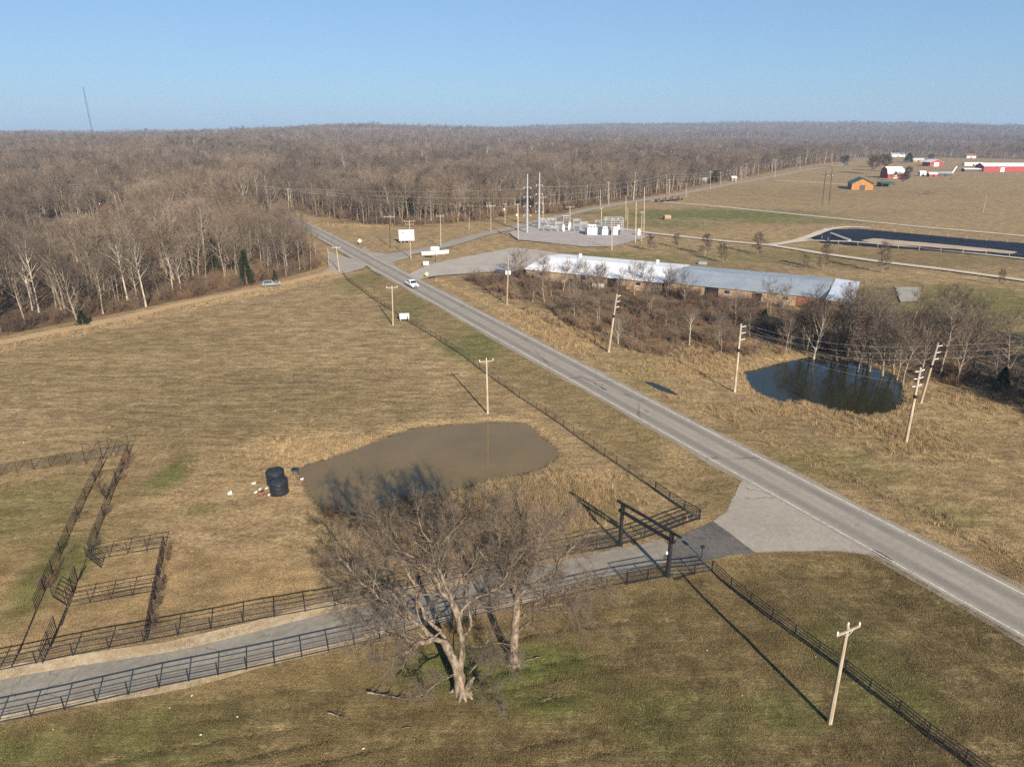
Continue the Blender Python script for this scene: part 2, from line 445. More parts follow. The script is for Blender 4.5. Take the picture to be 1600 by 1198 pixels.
M['verge_straw'] = road_material('straw_verge', (0.330, 0.240, 0.140), (0.520, 0.410, 0.270))
M['shoulder'] = road_material('gravel_shoulder', (0.200, 0.160, 0.110), (0.285, 0.240, 0.180))
M['white_line'] = paint_material('worn_white_paint', (0.66, 0.60, 0.50), 0.52)
M['yellow_line'] = paint_material('faded_yellow_paint', (0.33, 0.25, 0.15), 0.46)
M['muddy_water'] = water_material('muddy_pond_water', (0.145, 0.100, 0.042), 0.04, 0.07)
M['dark_water'] = water_material('clear_dark_water', (0.016, 0.016, 0.006), 0.09, 0.08)
M['liner'] = plain('navy_pond_liner', (0.010, 0.015, 0.026), 0.85, 0, 0.3, 0.2, 0.12)
M['silt'] = plain('tan_silt', (0.36, 0.27, 0.18), 0.95, 0, 0.2, 0.15)
M['bark'] = bark('grey_brown_bark', (0.140, 0.108, 0.078), (0.300, 0.245, 0.180))
M['pale_bark'] = bark('pale_sycamore_bark', (0.30, 0.25, 0.19), (0.56, 0.50, 0.42))
M['big_bark'] = bark('weathered_bark', (0.080, 0.060, 0.044), (0.290, 0.228, 0.165), 3.4)
M['twig'] = twigs('bare_twigs', [(0.118, 0.092, 0.070), (0.165, 0.132, 0.102), (0.086, 0.066, 0.052), (0.200, 0.164, 0.130), (0.130, 0.094, 0.070), (0.074, 0.060, 0.050)])
M['dark_twig'] = twigs('dark_yard_twigs', [(0.075, 0.058, 0.046), (0.095, 0.074, 0.058)])
M['big_twig'] = twigs('bare_limbs', [(0.175, 0.138, 0.106), (0.190, 0.150, 0.116)])
M['brush'] = twigs('reddish_brush', [(0.175, 0.104, 0.066), (0.140, 0.100, 0.072), (0.205, 0.130, 0.078), (0.165, 0.128, 0.095), (0.115, 0.080, 0.060), (0.21, 0.16, 0.11)])
M['cedar'] = twigs('cedar_leaf', [(0.030, 0.042, 0.018), (0.045, 0.055, 0.022), (0.025, 0.036, 0.016)])
M['grass'] = tinted('grass_blade')
M['black_pipe'] = plain('black_pipe_paint', (0.014, 0.014, 0.016), 0.55, 0.0, 0.4, 2.0, 0.25)
M['rust_pipe'] = plain('rusted_pipe', (0.028, 0.022, 0.020), 0.7, 0.0, 0.5, 3.0, 0.2)
M['pole_wood'] = bark('grey_pole_wood', (0.310, 0.240, 0.165), (0.470, 0.390, 0.290), 1.2)
M['dark_wood'] = bark('dark_creosote_wood', (0.055, 0.038, 0.028), (0.105, 0.075, 0.052), 1.2)
M['post_wood'] = bark('fence_post_wood', (0.10, 0.08, 0.06), (0.20, 0.16, 0.12), 2)
M['porcelain'] = plain('white_porcelain', (0.75, 0.74, 0.72), 0.25, 0, 0.05)
M['galv'] = plain('galvanised_steel', (0.27, 0.28, 0.29), 0.5, 0.2, 0.12, 1.0)
M['wire'] = plain('aluminium_wire', (0.55, 0.50, 0.44), 0.5, 0.2, 0.05)
M['transformer_white'] = plain('white_enamel', (0.52, 0.55, 0.58), 0.4, 0, 0.08, 0.6)
M['radiator'] = plain('dark_radiator', (0.045, 0.060, 0.085), 0.5, 0.1, 0.2)
M['sign_white'] = plain('white_sign_face', (0.52, 0.53, 0.53), 0.5, 0, 0.06, 0.8)
M['sign_dark'] = plain('dark_sign_back', (0.035, 0.036, 0.04), 0.6, 0, 0.2)
M['sign_yellow'] = plain('yellow_sign_face', (0.62, 0.54, 0.14), 0.5, 0, 0.05)
M['sign_orange'] = plain('warm_sign_face', (0.85, 0.62, 0.40), 0.5, 0, 0.05)
M['print_green'] = plain('green_print', (0.10, 0.16, 0.12), 0.6, 0, 0.1)
M['print_blue'] = plain('pale_blue_print', (0.50, 0.58, 0.68), 0.6, 0, 0.1)
M['tank_black'] = plain('black_polyethylene', (0.012, 0.014, 0.018), 0.38, 0, 0.35, 1.5, 0.5)
M['tank_inside'] = plain('dusty_black_lid', (0.022, 0.026, 0.030), 0.6, 0, 0.5, 2.5)
M['roof_white'] = plain('white_coated_roof', (0.66, 0.645, 0.63), 0.5, 0, 0.10, 0.25)
M['roof_grey'] = plain('blue_grey_metal_roof', (0.265, 0.290, 0.310), 0.5, 0.1, 0.15, 0.2)
M['roof_tin'] = plain('bright_tin_roof', (0.50, 0.52, 0.57), 0.4, 0.2, 0.15, 0.5)
M['roof_green'] = plain('green_metal_roof', (0.030, 0.085, 0.070), 0.5, 0.1, 0.15, 0.3)
M['wall_tan'] = plain('tan_block_wall', (0.27, 0.19, 0.12), 0.9, 0, 0.3, 0.6)
M['wall_orange'] = plain('orange_log_wall', (0.34, 0.155, 0.05), 0.85, 0, 0.15, 0.6)
M['wall_red'] = plain('red_barn_wall', (0.27, 0.035, 0.032), 0.7, 0, 0.15, 0.5)
M['wall_dark_red'] = plain('dark_red_barn_wall', (0.24, 0.045, 0.040), 0.75, 0, 0.2, 0.5)
M['wall_white'] = plain('white_wall', (0.58, 0.56, 0.52), 0.7, 0, 0.10, 0.6)
M['wall_dark'] = plain('dark_shed_wall', (0.07, 0.06, 0.055), 0.8, 0, 0.25, 0.6)
M['rust'] = plain('rusty_sheet', (0.20, 0.075, 0.040), 0.85, 0, 0.3, 0.8)
M['concrete'] = plain('old_concrete', (0.27, 0.245, 0.20), 0.9, 0, 0.15, 0.4)
M['trim'] = plain('white_trim', (0.78, 0.76, 0.72), 0.6, 0, 0.05)
M['opening'] = plain('dark_opening', (0.018, 0.018, 0.020), 0.3, 0, 0.2, 1.0, 0.5)
M['car_white'] = plain('white_car_paint', (0.74, 0.75, 0.75), 0.22, 0, 0.03, 0.4, 0.6)
M['car_silver'] = plain('silver_car_paint', (0.22, 0.24, 0.25), 0.3, 0.3, 0.05, 0.4, 0.6)
M['glass'] = plain('tinted_glass', (0.012, 0.015, 0.018), 0.08, 0, 0.1, 1.0, 0.6)
M['tyre'] = plain('tyre_rubber', (0.015, 0.015, 0.015), 0.85, 0, 0.2)
M['chrome'] = plain('wheel_metal', (0.45, 0.45, 0.46), 0.3, 0.8, 0.1)
M['lamp_red'] = plain('red_lens', (0.30, 0.015, 0.012), 0.3, 0, 0.1)
M['lamp_clear'] = plain('clear_lens', (0.70, 0.70, 0.68), 0.15, 0, 0.05)
M['litter_white'] = plain('white_scrap', (0.42, 0.41, 0.38), 0.7, 0, 0.2)
M['limestone'] = plain('pale_stone', (0.42, 0.36, 0.29), 0.95, 0, 0.2, 1.0)
M['hay'] = plain('weathered_hay', (0.27, 0.20, 0.13), 1.0, 0, 0.25, 2.0, 0.1, 0.6)
M['orange_cone'] = plain('orange_plastic', (0.42, 0.13, 0.06), 0.6)

# ------------------------------------------------------------------ mesh helpers
class MB:
    def __init__(s): s.v = []; s.f = []
    def add(s, vs, fs):
        o = len(s.v); s.v.extend([tuple(map(float, q)) for q in vs]); s.f.extend([tuple(i + o for i in f) for f in fs]); return s
    def box(s, c, size, rz=0.0, taper=1.0, rx=0.0):
        hx, hy, hz = size[0] / 2, size[1] / 2, size[2] / 2
        out = []
        for dz in (-1, 1):
            k = taper if dz > 0 else 1.0
            for dx, dy in ((-1, -1), (1, -1), (1, 1), (-1, 1)):
                x, y, z = dx * hx * k, dy * hy * k, dz * hz
                y, z = y * cos(rx) - z * sin(rx), y * sin(rx) + z * cos(rx)
                out.append((c[0] + x * cos(rz) - y * sin(rz), c[1] + x * sin(rz) + y * cos(rz), c[2] + z))
        return s.add(out, [(0, 3, 2, 1), (4, 5, 6, 7), (0, 1, 5, 4), (1, 2, 6, 5), (2, 3, 7, 6), (3, 0, 4, 7)])
    def tube(s, pts, rad, k=6, caps=True):
        pts = np.asarray(pts, float); n = len(pts)
        rad = np.full(n, rad) if np.isscalar(rad) else np.asarray(rad, float)
        vs = tube_verts(pts, rad, k)
        fs = []
        for i in range(n - 1):
            for j in range(k):
                a = i * k + j; b = i * k + (j + 1) % k
                fs.append((a, b, b + k, a + k))
        if caps: fs.append(tuple(range(k - 1, -1, -1))); fs.append(tuple((n - 1) * k + j for j in range(k)))
        return s.add(vs, fs)
    def lathe(s, prof, c=(0, 0, 0), k=24):
        vs = []; fs = []
        for r, z in prof:
            for j in range(k): vs.append((c[0] + r * cos(2 * pi * j / k), c[1] + r * sin(2 * pi * j / k), c[2] + z))
        for i in range(len(prof) - 1):
            for j in range(k):
                a = i * k + j; b = i * k + (j + 1) % k
                fs.append((a, b, b + k, a + k))
        fs.append(tuple(range(k - 1, -1, -1))); fs.append(tuple((len(prof) - 1) * k + j for j in range(k)))
        return s.add(vs, fs)
    def prism(s, poly, z0, z1):
        n = len(poly)
        vs = [(p[0], p[1], z0) for p in poly] + [(p[0], p[1], z1) for p in poly]
        return s.add(vs, [tuple(range(n - 1, -1, -1)), tuple(range(n, 2 * n))] + [(i, (i + 1) % n, n + (i + 1) % n, n + i) for i in range(n)])
    def mesh(s, name, mat, smooth=False):
        me = bpy.data.meshes.new(name); me.from_pydata(s.v, [], s.f); me.materials.append(mat)
        if smooth: me.polygons.foreach_set('use_smooth', [True] * len(me.polygons))
        return me
    def build(s, name, mat, parent=None, world=False, smooth=False):
        if parent is not None and world:
            l = parent.location; s.v = [(a - l[0], b - l[1], c - l[2]) for a, b, c in s.v]
        return put(name, s.mesh(name, M[mat] if isinstance(mat, str) else mat, smooth), parent)

def tube_verts(pts, rad, k):
    n = len(pts)
    t = np.gradient(pts, axis=0) if n > 2 else np.repeat((pts[1] - pts[0])[None], 2, 0)
    t = t / np.maximum(np.linalg.norm(t, axis=1, keepdims=True), 1e-9)
    ref = np.array((0.0, 0, 1)) if abs(t[0][2]) < 0.9 else np.array((1.0, 0, 0))
    a = np.cross(t, ref); a /= np.maximum(np.linalg.norm(a, axis=1, keepdims=True), 1e-9)
    b = np.cross(t, a)
    th = np.arange(k) * 2 * pi / k
    v = pts[:, None] + rad[:, None, None] * (np.cos(th)[None, :, None] * a[:, None] + np.sin(th)[None, :, None] * b[:, None])
    return v.reshape(-1, 3)

def put(name, data, parent=None, loc=None):
    o = bpy.data.objects.new(name, data); C.objects.link(o)
    if parent is not None: o.parent = parent
    if loc is not None: o.location = loc
    return o

def tag(o, label=None, cat=None, group=None, kind=None):
    if label: o['label'] = label
    if cat: o['category'] = cat
    if group: o['group'] = group
    if kind: o['kind'] = kind
    return o

def thing(name, label, cat, loc=(0, 0, 0), rz=0.0, group=None):
    o = put(name, None, None, loc); o.rotation_euler = (0, 0, rz); o.empty_display_size = 0.5
    return tag(o, label, cat, group)

def np_mesh(name, v, f, mat):
    """Mesh from arrays; f is an (n, 3) or (n, 4) array."""
    me = bpy.data.meshes.new(name)
    v = np.asarray(v, np.float32); f = np.asarray(f, np.int32); k = f.shape[1]
    me.vertices.add(len(v)); me.vertices.foreach_set('co', v.ravel())
    me.loops.add(f.size); me.loops.foreach_set('vertex_index', f.ravel())
    me.polygons.add(len(f)); me.polygons.foreach_set('loop_start', np.arange(0, f.size, k, dtype=np.int32))
    me.materials.append(mat); me.update(calc_edges=True)
    return me

# ------------------------------------------------------------------ the ground sheet
def axis(lo, hi, step, far_lo, far_hi, grow):
    a = list(np.arange(lo, hi + 1e-6, step)); s = step; x = hi
    while x < far_hi: s = min(s * grow, 220); x += s; a.append(min(x, far_hi))
    s = step; x = lo; pre = []
    while x > far_lo: s = min(s * grow, 220); x -= s; pre.append(max(x, far_lo))
    return np.array(sorted(set(pre)) + a)

gx = axis(-92, 104, 0.55, -5200, 5200, 1.035)
gy = axis(28, 150, 0.55, -600, 5700, 1.03)
GX, GY = np.meshgrid(gx, gy)
fx, fy = GX.ravel(), GY.ravel()
nearm = (np.abs(fx) < 460) & (fy < 460) & (fy > -60)
hz = T(fx, fy)
hz[nearm] += near_relief(fx[nearm], fy[nearm])
hz[nearm] = pond_relief(fx[nearm], fy[nearm], hz[nearm])
nx, ny = len(gx), len(gy)
ii = (np.arange(ny - 1)[:, None] * nx + np.arange(nx - 1)[None]).ravel()
faces = np.stack([ii, ii + 1, ii + nx + 1, ii + nx], 1)

def blobs(x, y, items):
    r = np.zeros(np.shape(x))
    for u, v, rx, ry, a in items:
        c = P(u, v)
        q = np.hypot((x - c[0]) / rx, (y - c[1]) / ry) + 0.7 * (fbm(x / 5, y / 5, 77, 3) - 0.5)
        r = np.maximum(r, a * sstep(1.15, 0.35, q))
    return r

def masks(x, y):
    """Where the turf is green, olive, straw-coloured, mown in rows, leaf-littered or muddy."""
    d = np.hypot(x, y)
    side = (x - rc0[0]) * ROAD_N[0] + (y - rc0[1]) * ROAD_N[1]          # + is the thicket side of the highway
    verge = sstep(17, 9, np.abs(side)) * sstep(260, 200, d)
    south = sstep(0, -6, (y - np.interp(x, DRIVE[:, 0], DRIVE[:, 1]))) * (side < 0)
    green = blobs(x, y, [(720, 1040, 6, 3.5, .9), (820, 1060, 7, 4.5, .95), (640, 930, 4, 3, .4), (268, 742, 3.0, 6.0, 1.0), (310, 792, 4, 2, .6), (70, 900, 4, 9, .7), (40, 790, 7, 9, .4),
                         (1330, 1010, 5, 7, .45), (1400, 1080, 5, 4, .55), (60, 1160, 5, 3, .7), (200, 1150, 9, 4, .5), (1230, 1110, 4, 3, .6), (1060, 1130, 8, 4, .5), (740, 540, 9, 14, .75), (640, 480, 7, 20, .5), (560, 440, 8, 18, .5),
                         (1120, 335, 75, 30, 1.0), (1040, 350, 34, 18, .7), (1250, 345, 45, 14, .8), (930, 398, 18, 10, .8), (1010, 402, 22, 10, .55), (1180, 400, 40, 16, .35), (1480, 500, 20, 22, .6), (1560, 470, 30, 20, .55),
                         (1300, 720, 14, 7, .35), (1000, 580, 5, 16, .35), (1500, 800, 6, 4, .4), (1450, 375, 60, 12, .25), (1100, 480, 18, 8, .3)])
    olive = np.maximum(0.85 * south, 0.55 * verge * (side < 0))
    olive = np.maximum(olive, blobs(x, y, [(850, 780, 14, 9, .55), (1050, 420, 40, 18, .6), (1400, 400, 80, 28, .65), (1500, 480, 45, 35, .7), (60, 800, 14, 18, .5), (1250, 1000, 16, 22, .6), (1300, 700, 30, 16, .4), (400, 640, 40, 26, .45), (150, 560, 40, 30, .35), (1300, 300, 120, 60, .25)]))
    pd = np.minimum(np.abs(sdist(x, y, POND)), 50)
    dry = 0.75 * np.exp(-(pd / 3.4) ** 2) * (0.4 + fbm(x / 4, y / 4, 81, 3))
    dry = np.maximum(dry, 0.85 * np.exp(-(np.minimum(np.abs(sdist(x, y, POND2)), 60) / 3.5) ** 2) * (0.3 + fbm(x / 3, y / 3, 82, 3)))
    dry = np.maximum(dry, blobs(x, y, [(505, 690, 8, 7, .85), (420, 700, 8, 6, .6), (340, 760, 9, 8, .4), (790, 800, 9, 5, .55), (900, 745, 6, 4, .45), (1150, 540, 9, 8, .6), (1080, 570, 10, 8, .5), (800, 480, 6, 14, .4), (900, 520, 6, 14, .5), (1060, 720, 3, 7, .5),
                                            (270, 870, 1.2, 8, .7), (700, 590, 4, 14, .5), (1450, 720, 10, 6, .4), (1300, 690, 20, 5, .3), (250, 560, 60, 5, .35), (556, 347, 22, 9, .75), (640, 353, 22, 5, .5), (447, 328, 12, 24, .7), (480, 345, 10, 16, .6)]))
    for trk in ([(-60, 697), (40, 687), (125, 676), (205, 664)], [(-40, 683), (60, 671), (125, 661)], [(480, 652), (560, 640), (640, 627), (690, 618)], [(600, 622), (680, 612), (730, 606)], [(60, 1200), (200, 1178), (340, 1150), (480, 1122)]):
        dry = np.maximum(dry, .75 * np.exp(-(dist_line(x, y, PP(trk)) / .4) ** 2) * sstep(.35, .6, fbm(x / 2.5, y / 2.5, 84, 2)))
    lane = dist_line(x, y, DIRT_LANE)
    dry = np.maximum(dry, 0.5 * np.exp(-((lane - 5) / 3.0) ** 2))
    far_field = sstep(240, 330, y) * (x > 20)
    rows = np.maximum(sstep(10, 22, -side) * (1 - south) * sstep(78, 90, y) * (lane > 7), 0.9 * far_field)
    rows = np.maximum(rows, 0.55 * south)
    wl = inside(x, y, WOODS_L) | inside(x, y, WOODS_R)
    litter = wl * 0.95
    litter = np.maximum(litter, blobs(x, y, [(560, 346, 22, 9, .8), (640, 352, 20, 5, .7), (760, 345, 18, 7, .6), (880, 332, 20, 8, .8), (1000, 312, 30, 12, .8), (440, 330, 10, 26, .9)]))
    th = sdist(x, y, THICKET)
    litter = np.maximum(litter, 0.75 * sstep(2, -4, th))
    mud = np.exp(-(np.minimum(np.abs(sdist(x, y, POND) - 0.1), 9) / 0.55) ** 2) * 0.95
    mud = np.maximum(mud, np.exp(-(np.minimum(np.abs(sdist(x, y, POND2) - 0.1), 9) / 0.5) ** 2) * 0.9)
    mud = np.maximum(mud, 0.8 * np.exp(-(dist_line(x, y, DITCH_R) / 0.5) ** 2) * sstep(0.45, 0.6, fbm(x / 5, y / 5, 90, 2)))
    mud = np.maximum(mud, sstep(0.3, -0.3, np.minimum(sdist(x, y, POND), sdist(x, y, POND2))))
    return dict(green=green, olive=olive, dry=np.clip(dry, 0, 1), rows=rows, litter=litter, mud=mud)

THICKET = PP([(728, 436), (790, 461), (850, 486), (905, 512), (960, 540), (1030, 557), (1100, 566), (1150, 556), (1200, 552), (1262, 553), (1330, 562), (1390, 580), (1425, 600), (1462, 592), (1540, 618), (1600, 648), (1690, 670), (1720, 610), (1640, 560), (1560, 535), (1530, 520), (1470, 490), (1400, 478), (1335, 492), (1200, 474), (1040, 452), (900, 432), (820, 424)])
me = np_mesh('ground', np.stack([fx, fy, hz], 1), faces, M['ground'])
mk = masks(fx, fy)
for k_, a_ in mk.items():
    at_ = me.attributes.new(k_, 'FLOAT', 'POINT'); at_.data.foreach_set('value', np.asarray(a_, np.float32))
me.polygons.foreach_set('use_smooth', [True] * len(me.polygons))
tag(put('ground', me), 'dry winter pasture and rolling land out to the horizon', None, None, 'structure')

# ------------------------------------------------------------------ roads, tracks and water
def strip(name, line, width, mat, lift, label=None, kind='structure', parent=None, offset=0.0, cross=7, wob=0.0, rangew=None):
    line = np.asarray(line, float)
    t = np.gradient(line, axis=0); t /= np.linalg.norm(t, axis=1, keepdims=True)
    n = np.stack([t[:, 1], -t[:, 0]], 1)
    ws = np.linspace(-0.5, 0.5, cross)
    vs = []; ac = []
    for i in range(len(line)):
        for j, w in enumerate(ws):
            e = wob * (vnoise(i * 0.9 + 50 * (j > 0), 3.3, 5) - 0.5) if j in (0, cross - 1) else 0
            p = line[i] + n[i] * (offset + w * width + e)
            vs.append((p[0], p[1], 0)); ac.append(w + 0.5)
    vs = np.array(vs)
    vs[:, 2] = T(vs[:, 0], vs[:, 1]) + lift
    k = cross
    fs = np.array([(i * k + j, i * k + j + 1, (i + 1) * k + j + 1, (i + 1) * k + j) for i in range(len(line) - 1) for j in range(k - 1)])
    m_ = np_mesh(name, vs, fs[:, ::-1], M[mat])
    m_.attributes.new('across', 'FLOAT', 'POINT').data.foreach_set('value', np.asarray(ac, np.float32))
    o = put(name, m_, parent)
    if parent is None: tag(o, label, None, None, kind)
    return o

def sheet(name, poly, z, mat, label=None, parent=None):
    mb = MB(); n = len(poly)
    mb.add([(p[0], p[1], z) for p in poly], [tuple(range(n))])
    o = mb.build(name, mat, parent)
    if o.data.polygons[0].normal.z < 0: o.data.flip_normals()
    if parent is None: tag(o, label, None, None, 'structure')
    return o

def rough_edge(poly, step=1.2, amp=0.3, s=0):
    poly = np.asarray(poly); out = []
    for i in range(len(poly)):
        a, b = poly[i], poly[(i + 1) % len(poly)]
        k = max(1, int(np.linalg.norm(b - a) / step)); nrm = np.array((b[1] - a[1], a[0] - b[0])); nrm = nrm / max(np.linalg.norm(nrm), 1e-6)
        for j in range(k):
            p = a + (b - a) * j / k
            out.append(p + nrm * amp * 2 * (vnoise(p[0] * 1.1, p[1] * 1.1, s) - 0.5) * (j > 0))
    return np.array(out)

hw = strip('main_road', HIGHWAY, HIGHWAY_W, 'highway', 0.040, 'two-lane grey highway running diagonally across the picture', wob=0.35)
strip('road_shoulder', HIGHWAY, HIGHWAY_W + 1.2, 'shoulder', 0.018, 'ragged gravel shoulder along both sides of the highway', cross=9, wob=1.1)
strip('edge_line', HIGHWAY, 0.14, 'white_line', 0.046, parent=hw, offset=-2.95, cross=2)
strip('edge_line', HIGHWAY, 0.14, 'white_line', 0.046, parent=hw, offset=2.95, cross=2)
strip('centre_line', HIGHWAY, 0.13, 'yellow_line', 0.046, parent=hw, offset=-0.14, cross=2)
strip('centre_line', HIGHWAY, 0.13, 'yellow_line', 0.046, parent=hw, offset=0.14, cross=2)
strip('side_road', SIDE_ROAD, SIDE_ROAD_W, 'county', 0.032, 'pale county road leading off past the substation to the farms', wob=0.4)
strip('dirt_lane', DIRT_LANE, 3.6, 'dirt', 0.030, 'tan dirt lane along the front of the left woods', wob=0.8)
strip('driveway', DRIVE[:-2], DRIVE_W, 'drive', 0.030, 'cracked grey asphalt driveway between black pipe fences', wob=0.3)
strip('driveway_verge', DRIVE[:-8], 1.7, 'verge_straw', 0.022, 'strip of pale straw and gravel on the pond side of the driveway', offset=-2.6, cross=3, wob=0.7)
strip('driveway_verge', DRIVE[:-8], 0.9, 'verge_straw', 0.022, 'thin gravel strip on the tree side of the driveway', offset=2.2, cross=3, wob=0.5)
for (pu, pv), (pl, pw) in (((1378, 868), (1.2, .4)), ((941, 606), (1.3, .25)), ((1010, 642), (.8, .2)), ((930, 600), (.7, .2))):
    pq = P(pu, pv); pq = np.array([pq + ROAD_DIR * a * pl + ROAD_N * b * pw for a, b in ((-1, -.5), (-.2, -1), (.8, -.6), (1, .5), (.1, 1), (-.8, .7))])
    sheet('tar_patch', rough_edge(pq, .3, .12, int(pu)), 0.0445, 'dark_asphalt', parent=hw)
sheet('road_mouth', rough_edge(APRON, 1.0, 0.12, 3), 0.026, 'apron', 'pale gravel apron joining the driveway to the highway')
sheet('driveway_mouth', rough_edge(PP([(1114, 814.5), (1181, 864), (1140, 868), (1098, 877), (1060, 884), (1035, 872), (1060, 838)]), 0.8, 0.15, 4), 0.036, 'dark_asphalt', 'dark asphalt patch just outside the ranch gate')
sheet('lane_mouth', rough_edge(PP([(512, 392), (574, 413), (566, 420), (528, 430), (498, 432), (515, 416)]), 2.0, 0.4, 5), 0.026, 'apron', 'pale gravel mouth where the dirt lane meets the highway')
sheet('side_road_mouth', rough_edge(PP([(568, 385), (578, 393), (604, 397), (640, 392), (642, 402), (614, 410), (625, 424), (645, 436), (600, 412), (560, 391)]), 2.0, 0.3, 6), 0.024, 'county', 'flared mouth of the county road at the highway')
sheet('gravel_lot', rough_edge(LOT, 2.0, 0.4, 7), 0.028, 'lot', 'pale gravel lot in front of the long building')
pad = sheet('substation_pad', rough_edge(PAD, 2.0, 0.3, 8), 0.05, 'pad', 'grey gravel pad of the substation')
for nm, w, lb in (('lower', 3.4, 'pale gravel track passing below the lined basin'), ('branch', 3.4, 'pale gravel track climbing to the end of the basin'), ('rim', 2.4, 'gravel track on the near rim of the basin'), ('upper', 3.2, 'long straight gravel track beyond the green field'), ('farm', 4.0, 'gravel lane to the orange barn')):
    strip('gravel_track', G_ROADS[nm], w, 'gravel', 0.05 + 0.006 * len(nm), lb, cross=3, wob=0.7)

def pond_sheet(name, pts, z, mat, grow, label):
    c = pts.mean(0); d = pts - c
    return sheet(name, c + d * (1 + grow / np.linalg.norm(d, axis=1, keepdims=True)), z, mat, label)
pond_sheet('pond_water', POND, -0.5, 'muddy_water', 1.5, 'muddy brown pond water behind the big bare trees')
pond_sheet('pond_water', POND2, -0.7, 'dark_water', 1.8, 'dark clear pond water below the thicket')
pond_sheet('ditch_water', PUDDLE, -0.42, 'dark_water', 0.05, 'small dark puddle in the roadside ditch')

# lined basin: rim, dark liner slopes, silt floor
def basin():
    c = BASIN.mean(0)
    rim = rough_edge(BASIN, 6, 0.0)
    tgt = []
    nb = len(rim)
    for i in range(nb):
        a, b = rim[i - 1], rim[(i + 1) % nb]; t = (b - a) / np.linalg.norm(b - a); n = np.array((-t[1], t[0]))
        if inside(np.array([rim[i][0] + n[0]]), np.array([rim[i][1] + n[1]]), BASIN)[0] == False: n = -n
        tgt.append(n)
    tgt = np.array(tgt)
    mb = MB(); out = rim - tgt * 4.0; inn = rim + tgt * 5.0
    vs = [(p[0], p[1], 0.02) for p in out] + [(p[0], p[1], 0.10) for p in rim] + [(p[0], p[1], -1.9) for p in inn]
    fs = []
    for k in range(2):
        for i in range(nb): fs.append((k * nb + i, k * nb + (i + 1) % nb, (k + 1) * nb + (i + 1) % nb, (k + 1) * nb + i))
    mb.add(vs, fs)
    o = mb.build('basin_liner', 'liner'); tag(o, 'dark navy lining of the long water basin', None, None, 'structure')
    sheet('basin_floor', rim + tgt * 1.1, -0.55, 'liner', 'dark navy floor of the long lined basin')
    sh = PP([(1345, 375.5), (1365, 372.5), (1450, 379.5), (1530, 387), (1590, 393.5), (1580, 396.5), (1450, 385.5), (1360, 378.5)], -0.5)
    sheet('silt_bar', rough_edge(sh, 3, 0.8, 11), -0.50, 'silt', 'tan silt bar along the near side of the basin')
    rp = PP([(1296, 364.5), (1299, 363.5), (1330, 374.5), (1325, 376)], 0)
    mb = MB(); mb.add([(rp[0][0], rp[0][1], .15), (rp[1][0], rp[1][1], .15), (rp[2][0], rp[2][1], .15), (rp[3][0], rp[3][1], .15), *[(q[0], q[1], -1.5) for q in rp]], [(0, 1, 2, 3), (0, 4, 5, 1), (1, 5, 6, 2), (2, 6, 7, 3), (3, 7, 4, 0)])
    tag(mb.build('basin_dike', 'concrete'), 'pale dike crossing the left end of the basin', 'dike')
basin()

# ------------------------------------------------------------------ trees
def unit(v): return v / max(np.linalg.norm(v), 1e-9)

def wander(r, p, d, L, n, wig, up):
    pts = [np.array(p, float)]; d = unit(np.array(d, float))
    for i in range(n):
        d = unit(d + r.normal(0, wig, 3) + np.array((0, 0, up)))
        pts.append(pts[-1] + d * L / n)
    return np.array(pts)

def along(pts, t):
    k = t * (len(pts) - 1); i = min(int(k), len(pts) - 2); f = k - i
    return pts[i] * (1 - f) + pts[i + 1] * f, unit(pts[i + 1] - pts[i])

def side_dir(r, d, ang, flat=None):
    a = unit(np.cross(d, r.normal(0, 1, 3)))
    return unit(d * cos(ang) + a * sin(ang))

